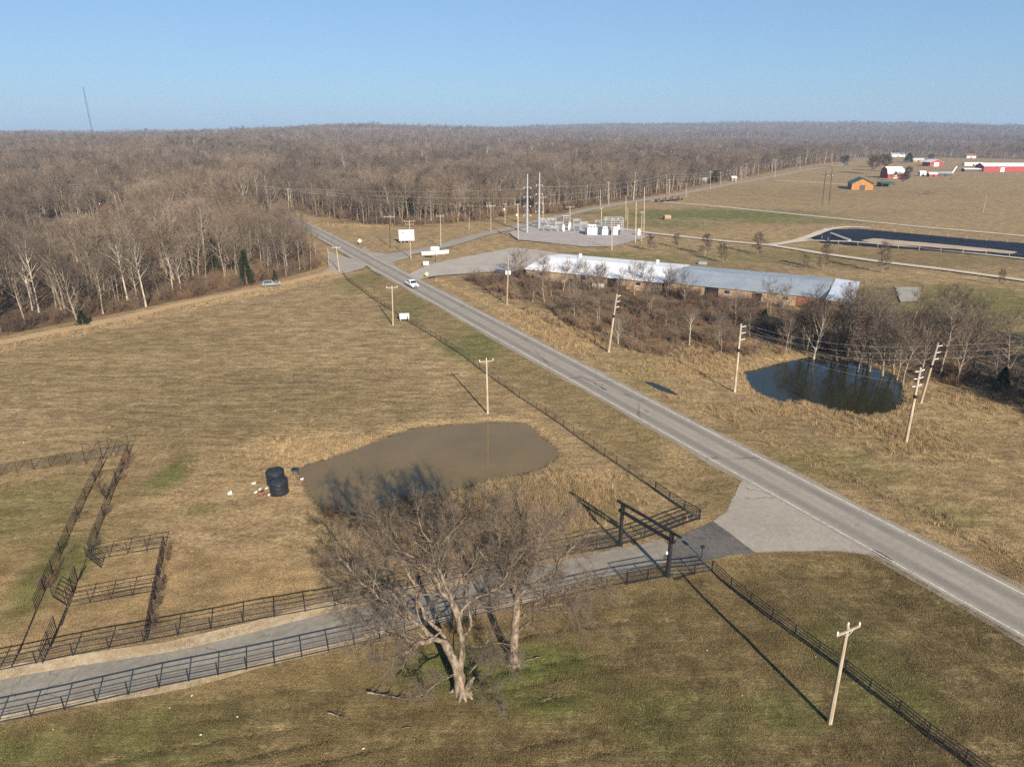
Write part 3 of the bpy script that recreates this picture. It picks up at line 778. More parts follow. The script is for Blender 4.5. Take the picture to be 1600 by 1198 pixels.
class Wood:
    """Collects tubes and slivers of one tree part into arrays."""
    def __init__(s): s.v = []; s.f = []; s.n = 0
    def tube(s, pts, rad, k):
        v = tube_verts(pts, np.asarray(rad, float), k); n = len(pts)
        i = np.arange(n - 1)[:, None] * k; j = np.arange(k)[None]
        a = i + j; b = i + (j + 1) % k
        q = np.stack([a, b, b + k, a + k], -1).reshape(-1, 4)
        s.f.append(np.concatenate([q[:, [0, 1, 2]], q[:, [0, 2, 3]]]) + s.n); s.v.append(v); s.n += len(v)
    def slivers(s, p, d, L, w, r, bend=0.0):
        """One thin tapering triangle per twig."""
        p = np.asarray(p); d = np.asarray(d); n = len(p)
        a = np.cross(d, r.normal(0, 1, (n, 3))); a /= np.maximum(np.linalg.norm(a, axis=1, keepdims=True), 1e-9)
        L = np.asarray(L)[:, None]; w = np.asarray(w)[:, None]
        v = np.stack([p - a * w, p + a * w, p + d * L], 1).reshape(-1, 3)
        s.f.append(np.arange(3 * n).reshape(-1, 3) + s.n); s.v.append(v); s.n += 3 * n
    def spikes(s, p, d, L, w, r):
        """Bent two-piece twigs, three-sided."""
        p = np.asarray(p); d = np.asarray(d); n = len(p); L = np.asarray(L)[:, None]; w = np.asarray(w)[:, None]
        d2 = d + r.normal(0, 0.22, (n, 3)) + np.array((0, 0, 0.08)); d2 /= np.linalg.norm(d2, axis=1, keepdims=True)
        a = np.cross(d, r.normal(0, 1, (n, 3))); a /= np.maximum(np.linalg.norm(a, axis=1, keepdims=True), 1e-9); b = np.cross(d, a)
        q = p + d * L * 0.5; e = q + d2 * L * 0.5
        rings = []
        for c, ww in ((p, w), (q, w * 0.65)):
            for th in (0, 2 * pi / 3, 4 * pi / 3): rings.append(c + ww * (a * cos(th) + b * sin(th)))
        rings.append(e)
        v = np.stack(rings, 1).reshape(-1, 3)
        o = (np.arange(n) * 7)[:, None, None]
        t = np.array([(0, 1, 4), (0, 4, 3), (1, 2, 5), (1, 5, 4), (2, 0, 3), (2, 3, 5), (3, 4, 6), (4, 5, 6), (5, 3, 6)])[None]
        s.f.append((t + o).reshape(-1, 3) + s.n); s.v.append(v); s.n += 7 * n
    def mesh(s, name, mat):
        return np_mesh(name, np.concatenate(s.v), np.concatenate(s.f), mat)

def wood_tree(seed, H, r0, base=0.38, spread=0.34, n1=16, n2=6, ntw=14, tw=1.1, tww=0.020, barkm='bark', twigm='twig', up=0.05, lean=0.04, fork=False, ang0=0.95):
    """Bare broadleaf tree: returns the trunk mesh and the crown mesh."""
    r = np.random.default_rng(seed)
    tr = Wood(); cr = Wood()
    trunk = wander(r, (0, 0, -0.3), (r.normal(0, lean), r.normal(0, lean), 1), H * 0.80, 7, 0.05, 0.03)
    rad = r0 * np.array([1.35, 0.98, 0.88, 0.76, 0.62, 0.48, 0.32, 0.16])
    tr.tube(trunk, rad, 6)
    tp = []; td = []; tl = []; tw_ = []
    for i in range(n1):
        t = base + (1 - base) * ((i + r.random()) / n1) ** 0.9 * 0.98
        p, d = along(trunk, min(t, 0.98))
        k = (t - base) / (1 - base)
        L = H * spread * (0.62 + 0.6 * sin(pi * min(1, 0.18 + 0.75 * k))) * r.uniform(0.75, 1.15)
        az = i * 2.4 + r.normal(0, 0.4); a = ang0 - 0.42 * k
        bd = np.array((cos(az) * sin(a), sin(az) * sin(a), cos(a)))
        br = wander(r, p, bd, L, 4, 0.13, up)
        rb = max(0.035, r0 * 0.42 * (1 - 0.6 * k))
        tr.tube(br, rb * np.array([1, 0.75, 0.52, 0.32, 0.12]), 4)
        for j in range(n2):
            s = 0.25 + 0.75 * (j + r.random()) / n2
            q, dd = along(br, min(s, 0.99))
            l2 = L * 0.52 * (1.15 - 0.5 * s) * r.uniform(0.7, 1.2)
            b2 = wander(r, q, side_dir(r, dd, r.uniform(0.5, 0.95)), l2, 3, 0.16, up)
            cr.tube(b2, max(0.02, rb * 0.36) * np.array([1, 0.7, 0.42, 0.15]), 3)
            for m in range(ntw):
                x, xd = along(b2, r.uniform(0.1, 1.0))
                tp.append(x); td.append(unit(side_dir(r, xd, r.uniform(0.3, 1.0)) + np.array((0, 0, 0.12)))); tl.append(tw * r.uniform(0.5, 1.4)); tw_.append(tww * r.uniform(0.6, 1.3))
    cr.slivers(tp, td, tl, tw_, r)
    return tr.mesh('trunk', M[barkm]), cr.mesh('crown', M[twigm])

def joined(a, b, name):
    """One mesh from two, for the woods far behind."""
    va = np.zeros(len(a.vertices) * 3); a.vertices.foreach_get('co', va); vb = np.zeros(len(b.vertices) * 3); b.vertices.foreach_get('co', vb)
    fa = np.zeros(len(a.loops), np.int32); a.loops.foreach_get('vertex_index', fa); fb = np.zeros(len(b.loops), np.int32); b.loops.foreach_get('vertex_index', fb)
    m_ = np_mesh(name, np.concatenate([va, vb]).reshape(-1, 3), np.concatenate([fa, fb + len(a.vertices)]).reshape(-1, 3), a.materials[0])
    m_.materials.append(b.materials[0])
    m_.polygons.foreach_set('material_index', np.concatenate([np.zeros(len(fa) // 3, np.int32), np.ones(len(fb) // 3, np.int32)]))
    return m_

KINDS = []
for s_, (H_, r_, ba_, sp_, bk_) in enumerate([(15, .24, .40, .30, 'bark'), (17, .28, .45, .27, 'bark'), (13, .20, .34, .34, 'bark'), (16, .30, .30, .36, 'bark'), (18, .26, .52, .24, 'bark'), (12, .17, .38, .30, 'bark'), (17, .27, .40, .28, 'pale_bark'), (14.5, .22, .48, .28, 'bark')]):
    KINDS.append(wood_tree(100 + s_, H_, r_, ba_, sp_, barkm=bk_))

def tree(name, label, cat, xy, kind, scale=1.0, rz=0.0, group=None, z=None, sz=None):
    t = thing(name, label, cat, (xy[0], xy[1], gz(xy) if z is None else z), rz, group)
    t.scale = (scale, scale, (sz or scale))
    put('trunk', kind[0], t); put('crown', kind[1], t)
    return t

# ------------------------------------------------------------------ geometry-node scatter for masses nobody could count
def scatter(name, label, pts, rz, scl, idx, sources, tint=None, tilt=None):
    me_ = bpy.data.meshes.new(name)
    me_.vertices.add(len(pts)); me_.vertices.foreach_set('co', np.asarray(pts, np.float32).ravel())
    rot = np.zeros((len(pts), 3), np.float32); rot[:, 2] = rz
    if tilt is not None: rot[:, :2] = tilt
    me_.attributes.new('rot', 'FLOAT_VECTOR', 'POINT').data.foreach_set('vector', rot.ravel())
    me_.attributes.new('scl', 'FLOAT', 'POINT').data.foreach_set('value', np.asarray(scl, np.float32))
    me_.attributes.new('idx', 'INT', 'POINT').data.foreach_set('value', np.asarray(idx, np.int32))
    if tint is not None: me_.attributes.new('tint', 'FLOAT_VECTOR', 'POINT').data.foreach_set('vector', np.asarray(tint, np.float32).ravel())
    o = put(name, me_)
    ng = bpy.data.node_groups.new(name, 'GeometryNodeTree')
    ng.interface.new_socket('Geometry', in_out='INPUT', socket_type='NodeSocketGeometry')
    ng.interface.new_socket('Geometry', in_out='OUTPUT', socket_type='NodeSocketGeometry')
    gi = ng.nodes.new('NodeGroupInput'); go = ng.nodes.new('NodeGroupOutput')
    iop = ng.nodes.new('GeometryNodeInstanceOnPoints')
    join = ng.nodes.new('GeometryNodeJoinGeometry')
    for m_ in reversed(sources):
        so = bpy.data.objects.new(m_.name + '_source', m_)
        oi = ng.nodes.new('GeometryNodeObjectInfo'); oi.inputs['Object'].default_value = so; oi.inputs['As Instance'].default_value = True
        ng.links.new(oi.outputs['Geometry'], join.inputs[0])
    def na(n, t):
        a = ng.nodes.new('GeometryNodeInputNamedAttribute'); a.data_type = t; a.inputs['Name'].default_value = n
        return a.outputs[0]
    ng.links.new(gi.outputs[0], iop.inputs['Points'])
    ng.links.new(join.outputs[0], iop.inputs['Instance'])
    iop.inputs['Pick Instance'].default_value = True
    ng.links.new(na('idx', 'INT'), iop.inputs['Instance Index'])
    ng.links.new(na('rot', 'FLOAT_VECTOR'), iop.inputs['Rotation'])
    ng.links.new(na('scl', 'FLOAT'), iop.inputs['Scale'])
    ng.links.new(iop.outputs[0], go.inputs[0])
    md = o.modifiers.new('scatter', 'NODES'); md.node_group = ng
    return tag(o, label, None, None, 'stuff')

# evergreen cedars
def cedar(seed, h=6.0, rad=1.6, n=2600):
    r = np.random.default_rng(seed); tr = Wood(); cr = Wood()
    tr.tube(np.array([(0, 0, -0.2), (0, 0, h * 0.5), (0, 0, h * 0.95)]), [0.14, 0.09, 0.02], 6)
    t = r.random(n) ** 0.75; az = r.uniform(0, 6.28, n); q = np.sqrt(r.random(n))
    lob = 1 + 0.25 * np.sin(az * 3 + t * 9) + 0.15 * np.sin(az * 7 - t * 21)
    rr_ = rad * (1 - t) ** 0.75 * lob * (0.35 + 0.65 * q)
    p = np.stack([rr_ * np.cos(az), rr_ * np.sin(az), 0.15 + t * h * 0.97], 1)
    d = np.stack([np.cos(az), np.sin(az), r.uniform(0.1, 1.0, n)], 1) + r.normal(0, .3, (n, 3)); d /= np.linalg.norm(d, axis=1, keepdims=True)
    cr.slivers(p, d, r.uniform(.25, .55, n), r.uniform(.05, .1, n), r)
    return tr.mesh('trunk', M['bark']), cr.mesh('crown', M['cedar'])

# ------------------------------------------------------------------ the woods
def woods_points():
    out = []; r = np.random.default_rng(5); d = 110.0
    while d < 5200:
        s = min(max(5.6, d / 105), 24)
        n = int(1.95 * d / s)
        b = -1.05 + (np.arange(n) + r.random(n)) * s / d
        dd = d + r.uniform(-0.5, 0.5, n) * s
        out.append(np.stack([dd * np.sin(b), dd * np.cos(b)], 1)); d += s
    p = np.concatenate(out)
    m = inside(p[:, 0], p[:, 1], WOODS_L) | inside(p[:, 0], p[:, 1], WOODS_R)
    # gaps: the clearing with the pale roof, the highway cut, a few openings
    c = CLEARING
    q = (p - c); fwd = unit(-c)
    al = q @ fwd; ac = np.abs(q @ np.array((-fwd[1], fwd[0])))
    m &= ~((al > -8) & (al < 62) & (ac < 20))
    m &= dist_line(p[:, 0], p[:, 1], HIGHWAY) > 13
    m &= dist_line(p[:, 0], p[:, 1], SIDE_ROAD) > 11
    m &= fbm(p[:, 0] / 60, p[:, 1] / 60, 33, 2) > 0.31
    return p[m]
wp = woods_points()
wd = np.hypot(wp[:, 0], wp[:, 1])
edge = np.minimum(np.abs(sdist(wp[:, 0], wp[:, 1], WOODS_L[:12])), 1e9)
lane_d = dist_line(wp[:, 0], wp[:, 1], WOODS_L[:9]); front_d = dist_line(wp[:, 0], wp[:, 1], WOODS_R[2:18])
ang = np.arctan2(wp[:, 0], wp[:, 1])
score = np.where(np.abs(ang) < 0.68, np.maximum(1 / (1 + np.minimum(lane_d, front_d) / 10), 0.02) * 300 / wd, 0)
order = np.argsort(-score)
N_SINGLE = 190
single = order[:N_SINGLE]; rest = order[N_SINGLE:]
rr = np.random.default_rng(11)
for n_, i_ in enumerate(single):
    xy = wp[i_]; k_ = int(rr.choice(8, p=[.15, .15, .14, .14, .13, .12, .06, .11]))
    if lane_d[i_] < front_d[i_]:
        if lane_d[i_] < 9: lb, gp = 'bare grey tree in the front rank of the left woods beside the dirt lane', 'front-rank trees along the dirt lane'
        else: lb, gp = 'bare grey tree standing behind the front rank of the left woods', 'second-rank trees of the left woods'
    else:
        if xy[0] < 10: lb, gp = 'bare tree on the wood edge behind the white billboard field', 'wood-edge trees behind the billboard'
        else: lb, gp = 'bare tree on the wood edge along the county road', 'wood-edge trees along the county road'
    sc_ = rr.uniform(0.66, 1.10)
    tree('bare_tree', lb, 'tree', xy, KINDS[k_], sc_ * rr.uniform(.72, .95), rr.uniform(0, 6.28), gp, None, sc_)
JOINED = [joined(a, b, 'woodland_tree') for a, b in KINDS + [cedar(4, 9, 2.2, 1800)]]
rp = wp[rest]; rz_ = ground_z(rp[:, 0], rp[:, 1])
rs = rr.uniform(0.68, 1.12, len(rp)) * (0.50 + 1.05 * fbm(rp[:, 0] / 80, rp[:, 1] / 80, 37, 3)) * (1 + 0.22 * sstep(900, 3000, wd[rest]))
scatter('far_woods', 'bare winter woods stretching to the skyline', np.column_stack([rp, rz_]), rr.uniform(0, 6.28, len(rp)), rs, rr.choice(9, len(rp), p=[.15, .15, .145, .14, .13, .12, .05, .10, .015]), JOINED)

def shrub(seed, h=1.8, n=60, spread=0.8, w=0.014, sub=7, tl=0.5):
    r = np.random.default_rng(seed); W = Wood(); p = []; d = []; L = []; ww = []
    for i in range(n):
        az = r.uniform(0, 6.28); a = r.uniform(0, 0.9) * spread
        st = wander(r, (r.normal(0, 0.25), r.normal(0, 0.25), -0.05), (cos(az) * sin(a), sin(az) * sin(a), cos(a)), h * r.uniform(0.5, 1.15), 3, 0.18, 0.05)
        W.tube(st, np.array([1, .8, .55, .25]) * w, 3)
        for j in range(sub):
            x, xd = along(st, r.uniform(0.25, 1)); p.append(x); d.append(side_dir(r, xd, r.uniform(.4, 1.1))); L.append(tl * r.uniform(.5, 1.3)); ww.append(w * 0.9)
    W.slivers(p, d, L, ww, r)
    return W.mesh('brush_clump', M['brush'])
SHRUBS = [shrub(300, 1.6, 46), shrub(301, 2.6, 46, 0.6, 0.018, 8, 0.6), shrub(302, 1.1, 50, 1.0), shrub(303, 3.6, 34, 0.5, 0.022, 10, 0.7)]

# understorey along the wood edges
r = np.random.default_rng(21)
def edge_points(line, n, spread_in, r):
    seg = np.linalg.norm(np.diff(line, axis=0), axis=1); cs = np.concatenate([[0], np.cumsum(seg)])
    t = r.uniform(0, cs[-1], n); i = np.clip(np.searchsorted(cs, t) - 1, 0, len(seg) - 1)
    f = (t - cs[i]) / seg[i]; p = line[i] + (line[i + 1] - line[i]) * f[:, None]
    return p + r.normal(0, 1, (n, 2)) * spread_in
ep = np.concatenate([edge_points(WOODS_L[1:9] + np.array((-2, 6)), 420, 5, r), edge_points(WOODS_R[2:12] + np.array((0, 6)), 700, 7, r), edge_points(WOODS_R[12:18] + np.array((-4, 8)), 600, 9, r)])
ep = ep[(dist_line(ep[:, 0], ep[:, 1], DIRT_LANE) > 3.5) & (dist_line(ep[:, 0], ep[:, 1], HIGHWAY) > 6) & (dist_line(ep[:, 0], ep[:, 1], SIDE_ROAD) > 6)]
ep = ep[inside(ep[:, 0], ep[:, 1], WOODS_L) | inside(ep[:, 0], ep[:, 1], WOODS_R)]
scatter('understorey_brush', 'reddish undergrowth along the foot of the woods', np.column_stack([ep, ground_z(ep[:, 0], ep[:, 1])]), r.uniform(0, 6.28, len(ep)), r.uniform(0.7, 1.5, len(ep)), r.integers(0, 4, len(ep)), SHRUBS)

# thicket brush
tp_ = r.uniform(THICKET.min(0), THICKET.max(0), (12000, 2))
tp_ = tp_[inside(tp_[:, 0], tp_[:, 1], THICKET)]
tp_ = tp_[fbm(tp_[:, 0] / 7, tp_[:, 1] / 7, 55, 3) > 0.46]
tp_ = tp_[(fbm(tp_[:, 0] / 5, tp_[:, 1] / 5, 56, 2) > .5) | (tp_[:, 0] < 84)]
tp_ = tp_[:1450]
scatter('thicket_brush', 'tangled reddish-brown thicket between the highway and the long building', np.column_stack([tp_, ground_z(tp_[:, 0], tp_[:, 1])]), r.uniform(0, 6.28, len(tp_)), r.uniform(0.5, 1.15, len(tp_)), r.choice(4, len(tp_), p=[.35, .25, .3, .1]), SHRUBS)

# single thicket trees (foot pixel, top row, kind, label)
def sized(u, v, vt, kind, label, name='bare_tree', rz=0.0, wide=1.0, group=None):
    X, Y, _, z = top_of(u, v, u, vt)
    co = np.zeros(len(kind[1].vertices) * 3); kind[1].vertices.foreach_get('co', co)
    s = z / co.reshape(-1, 3)[:, 2].max()
    t = tree(name, label, 'tree', (X, Y), kind, s * wide, rz, group, None, s)
    return t
BROAD = [wood_tree(140 + i, 12, .26, .16, .42, 16, 7, 20, 0.9, .017, bk, 'twig', 0.07, 0.05, ang0=0.85) for i, bk in enumerate(('bark', 'bark', 'pale_bark'))]
SLIM = [wood_tree(150 + i, 8, .10, .10, .21, 26, 6, 20, 0.55, .015, 'bark', 'dark_twig', 0.03, 0.02, ang0=0.85) for i in range(3)]
for a in [(1272, 555, 445, BROAD[2], 'pale spreading bare tree on the far bank of the dark pond', 'bare_tree', 0.4, 0.85), (1222, 503, 424, BROAD[0], 'bare forked tree in the thicket in front of the grey roof', 'bare_tree', 1.5, .8), (1198, 490, 424, KINDS[0], 'bare upright tree left of the forked one before the grey roof', 'bare_tree', 2.2, .9),
          (1070, 470, 408, BROAD[1], 'bare round-headed tree before the middle of the long roof', 'bare_tree', 0.9, .9), (1077, 537, 470, KINDS[6], 'slender pale sapling in the thicket by the roadside', 'bare_tree', 0.9, .7), (884, 438, 395, BROAD[0], 'bare twiggy tree before the white roof near its left end', 'bare_tree', 3.1, .9), (917, 446, 402, BROAD[2], 'pale bare tree before the white roof', 'bare_tree', 4.1, .8),
          (942, 448, 405, BROAD[1], 'bare round tree before the middle of the white roof', 'bare_tree', 5.2, .9), (972, 452, 412, KINDS[2], 'small bare tree before the right half of the white roof', 'bare_tree', 0.2, .8), (1014, 455, 405, BROAD[0], 'bare tree at the end of the white roof section', 'bare_tree', 2.7, .7), (1364, 524, 436, KINDS[3], 'tall bare tree right of the bright tin roof', 'bare_tree', 1.1, .95),
          (1484, 529, 430, BROAD[0], 'large bare tree right of the dark pond', 'bare_tree', 1.9, 1.0), (1497, 575, 528, BROAD[2], 'small white-barked tree below the large bare tree', 'bare_tree', 2.9, .9), (1556, 600, 540, BROAD[2], 'pale leaning bare tree near the right border beside a cedar', 'bare_tree', 3.9, 1.0), (1425, 545, 470, KINDS[5], 'thin bare tree behind the right end of the dark pond', 'bare_tree', 0, .8),
          (1320, 520, 450, KINDS[2], 'bare tree in front of the bright tin roof', 'bare_tree', 4.4, .9), (1150, 505, 440, KINDS[5], 'thin bare tree in the thicket before the tan wall', 'bare_tree', 2.4, .8), (1030, 510, 450, KINDS[7], 'bare tree in the middle of the thicket', 'bare_tree', 1.4, .8), (966, 535, 490, BROAD[2], 'broken pale tree beside the leaning roadside pole', 'bare_tree', 5.4, .8),
          (808, 427, 384, BROAD[1], 'bushy bare tree on the gravel lot by the roof corner', 'bare_tree', 1.2, 1.25), (1258, 540, 470, KINDS[0], 'bare tree behind the pale pond tree', 'bare_tree', 2.0, .8), (1390, 500, 440, KINDS[5], 'thin bare tree near the concrete slab', 'bare_tree', 2.6, .8)]:
    sized(*a[:5], name=a[5], rz=a[6], wide=a[7])
rt = np.random.default_rng(91)
tt = rt.uniform(THICKET.min(0), THICKET.max(0), (600, 2)); tt = tt[sdist(tt[:, 0], tt[:, 1], THICKET) < -1.5]
tt = np.concatenate([tt[:62], edge_points(PP([(1290, 552), (1340, 560), (1400, 580), (1425, 600)]), 12, 1.6, rt), edge_points(PP([(1230, 548), (1260, 545)]), 4, 1.5, rt)])
for q in tt:
    kk = (BROAD[0], BROAD[1], KINDS[5], KINDS[2], KINDS[7])[int(rt.integers(0, 5))]
    near_pond = q[1] < 128 and q[0] > 55
    tree('thicket_tree', 'thin bare tree behind the dark pond' if near_pond else 'thin bare tree tangled in the thicket', 'tree', q, kk, rt.uniform(.72, 1.0) if near_pond else rt.uniform(.38, .66), rt.uniform(0, 6.28), 'thin trees behind the dark pond' if near_pond else 'thin trees in the thicket')
for u, v, vt, k_, lb in [(1019, 391, 361, 0, 'first small upright yard tree beside the substation'), (1056, 386, 361, 1, 'second small upright yard tree from the substation'), (1101, 398, 361, 2, 'third small upright yard tree from the substation, the tallest of its row'), (1129, 409, 376, 0, 'small upright yard tree nearest the long roof'), (1183, 397, 359, 1, 'small upright yard tree below the track fork'), (1285, 421, 375, 2, 'bare yard tree behind the grey roof end'), (1259, 419, 392, 0, 'spindly sapling left of the yard tree behind the grey roof'), (1378, 425, 372, 1, 'slim bare tree in front of the basin'), (1563, 446, 417, 0, 'small bare sapling beside the lower track near the right border')]:
    sized(u, v, vt, SLIM[k_], lb, 'yard_tree', u * 0.1, 1.25 if v < 415 else 1.0, 'young trees on the lawn')
DENSE = [wood_tree(170 + i, 13, .3, .22, .46, 20, 9, 34, 1.2, .05, 'bark', 'dark_twig', 0.06, 0.04, ang0=0.95) for i in range(2)]
# trees beyond the picture's borders whose shade falls into it
for (x_, y_), k_, s_ in (((88, 80), DENSE[0], 1.0), ((95, 88), DENSE[1], .95), ((103, 82), DENSE[0], 1.05), ((101, 97), DENSE[1], 1.0), ((110, 93), DENSE[0], 1.1), ((96, 74), DENSE[1], .9), ((112, 106), DENSE[0], 1.0), ((-96, 101), DENSE[0], .8)):
    tree('bare_tree', 'bare tree just beyond the picture border, known by its shade', 'tree', (x_, y_), k_, s_, x_, 'trees outside the view')

CED = [cedar(1), cedar(2, 5, 1.9), cedar(3, 7, 1.5)]
for u, v, vt, k_, lb in [(386, 443, 388, 2, 'dark green cedar at the wood edge above the parked car'), (1563, 610, 570, 0, 'dark green cedar by the pale tree at the right border'), (1194, 500, 480, 1, 'low dark cedar in the thicket before the grey roof'), (1115, 287, 266, 1, 'dark evergreen by the county road at the wood edge'), (898, 444, 428, 1, 'dark cedar before the white roof'), (430, 437, 420, 0, 'small cedar beside the parked car'), (130, 508, 484, 1, 'low cedar behind the big trunk at the left wood edge')]:
    sized(u, v, vt, CED[k_], lb, 'cedar_tree', u * 0.3, 1.0)

# named big edge trees of the left wood
sized(123, 507, 372, BROAD[0], 'massive thick-trunked bare oak at the left end of the woods', 'oak_tree', 0.6, 0.85)
for u, v, vt, lb in [(200, 470, 345, 'tall white sycamore rising above the left woods'), (228, 478, 352, 'leaning white sycamore beside the tallest one'), (272, 462, 375, 'white-limbed sycamore standing at the dirt lane'), (990, 312, 250, 'tall pale sycamore behind the substation poles')]:
    sized(u, v, vt, KINDS[6], lb, 'sycamore_tree', u * .2, 0.8)

# ------------------------------------------------------------------ the two big foreground trees
def big_tree(name, label, foot, trunk_px, limbs, seed, r0, n2=15, n3=10, n4=11, spreadL=3.5, thick=0.74, tw=(.0045, .0085)):
    """Trunk and main limbs follow surveyed points (photo pixel + metres behind the trunk), finer wood grows from them."""
    X0, Y0 = P(*foot); z0 = gz((X0, Y0))
    def pt(u, v, dy):
        Y = Y0 + dy; k = (599 - v) / FPX
        w = (k * Y * cos(PITCH) - Y * sin(PITCH)) / (cos(PITCH) + k * sin(PITCH))
        zc = Y * cos(PITCH) - w * sin(PITCH)
        return np.array(((u - 800) / FPX * zc - X0, dy, w + CAM_H - z0))
    r = np.random.default_rng(seed); tr = Wood(); li = Wood(); cr = Wood()
    t = thing(name, label, 'tree', (X0, Y0, z0))
    for px, ra, rb in trunk_px:
        pts = smooth_open(np.array([pt(*q) for q in px]), 0.5)
        pts[1:-1] += r.normal(0, 0.035, (len(pts) - 2, 3))
        k = np.linspace(0, 1, len(pts)); rad = ra + (rb - ra) * k
        if ra > 0.3: rad = rad * (1 + 0.55 * np.exp(-k * 9)) * (1 + 0.10 * (np.sin(k * 31) * 0.5))
        pts = np.vstack([pts, pts[-1] + unit(pts[-1] - pts[-2]) * rb * .8]); rad = np.append(rad, .02)
        tr.tube(pts, rad, 12)
    for i in range(7):                                        # root flare
        az = i * 0.9 + r.random(); q = np.array((cos(az), sin(az), 0))
        tr.tube(np.array([q * r0 * 0.5 + (0, 0, .55), q * r0 * 1.4 + (0, 0, .12), q * r0 * 2.2 + (0, 0, -.12)]), np.array([.42, .3, .12]) * r0, 6)
    tp = []; td = []; tl = []; ww = []
    for px, ra, rb in limbs:
        ra = ra * thick
        raw = np.array([pt(*q) for q in px])
        pts = smooth_open(raw, 0.55); pts[1:] += r.normal(0, 0.085, (len(pts) - 1, 3))
        n = len(pts); rad = (rb + (ra - rb) * (1 - np.linspace(0, 1, n)) ** 1.25) * r.uniform(.86, 1.14, n)
        li.tube(pts, rad, 7)
        Ltot = np.linalg.norm(np.diff(pts, axis=0), axis=1).sum()
        nb = max(6, int(n2 * Ltot / 7))
        for j in range(nb):
            s = 0.16 + 0.84 * (j + r.random()) / nb
            p, d = along(pts, min(s, 0.995))
            l2 = spreadL * (1.25 - 0.55 * s) * r.uniform(0.55, 1.15) * min(1.0, 0.5 + Ltot / 12) * min(1.0, max(.35, ra / .12))
            b2 = wander(r, p, side_dir(r, d, r.uniform(.45, 1.0)), l2, 6, 0.16, 0.035)
            rr2 = max(0.026, (ra + (rb - ra) * s) * 0.46)
            li.tube(b2, rr2 * np.linspace(1, .16, 7), 5)
            for m in range(n3):
                q, qd = along(b2, 0.15 + 0.85 * (m + r.random()) / n3 * 0.99)
                l3 = l2 * 0.42 * r.uniform(.5, 1.2)
                b3 = wander(r, q, side_dir(r, qd, r.uniform(.4, 1.0)), l3, 3, 0.2, 0.05)
                cr.tube(b3, max(.012, rr2 * .38) * np.array([1, .75, .5, .22]), 3)
                for k in range(n4):
                    x, xd = along(b3, r.uniform(.1, 1)); tp.append(x); td.append(side_dir(r, xd, r.uniform(.3, 1.0))); tl.append(r.uniform(.35, 1.0)); ww.append(r.uniform(*tw))
    cr.spikes(tp, td, tl, ww, r)
    put('trunk', tr.mesh('trunk', M['big_bark']), t)
    put('limbs', li.mesh('limbs', M['big_bark']), t)
    put('crown', cr.mesh('crown', M['big_twig']), t)
    return t
big_tree('old_tree', 'gnarled old bare tree with many twisted limbs beside the driveway', (722, 1078),
    [([(722, 1082, 0), (716, 1050, 0), (706, 1022, 0.2), (694, 1002, 0.3)], .46, .30), ([(716, 1050, 0), (722, 1020, .2), (722, 996, .4), (716, 970, .5)], .30, .20), ([(728, 1082, 0), (734, 1066, -.5), (740, 1058, -.9)], .4, .1)],
    [([(694, 1002, .3), (675, 1000, .2), (650, 1004, 0), (626, 996, -.6), (600, 985, -1.2), (560, 990, -2)], .30, .05),
     ([(694, 1002, .3), (668, 988, .6), (640, 965, 1.2), (605, 940, 1.6), (570, 915, 2), (530, 870, 2.6)], .28, .04),
     ([(700, 1010, .3), (690, 985, .9), (672, 975, 1.4), (655, 940, 2.2), (640, 900, 3.0), (610, 862, 3.6), (565, 830, 4.4)], .26, .04),
     ([(716, 970, .5), (708, 940, .9), (690, 925, 1.3), (672, 890, 2.0), (645, 870, 2.6), (610, 840, 3.2), (575, 800, 3.6)], .28, .035),
     ([(716, 970, .5), (705, 945, .6), (698, 915, 1.2), (680, 880, 1.8), (668, 845, 2.2), (650, 805, 2.8)], .24, .035),
     ([(716, 975, .5), (722, 950, .8), (748, 930, .8), (775, 920, .6), (800, 885, 1.2), (822, 850, 1.8)], .16, .03),
     ([(722, 996, .4), (735, 975, 1.6), (728, 930, 3.0), (720, 890, 4.2), (705, 850, 5.2), (690, 806, 6.0)], .22, .03),
     ([(722, 1000, .4), (745, 1012, -.5), (770, 1005, -1.0), (800, 1006, -1.6)], .12, .03),
     ([(716, 1045, 0), (690, 1062, -1.0), (668, 1080, -1.8), (650, 1092, -2.4)], .09, .02),
     ([(734, 1050, -.2), (750, 1035, -.6), (775, 1030, -1.2), (800, 1040, -2.0)], .09, .02),
     ([(640, 965, 1.2), (600, 965, .4), (570, 950, 0), (520, 940, -.4)], .12, .03),
     ([(690, 985, .9), (650, 1010, -.8), (625, 1022, -1.6), (590, 1035, -2.4)], .10, .02),
     ([(672, 890, 2.0), (690, 850, 3.2), (720, 815, 4.0), (735, 790, 4.6)], .11, .03),
     ([(735, 1070, -.6), (760, 1080, -2.0), (790, 1095, -3.2)], .07, .015)], 5, .52)
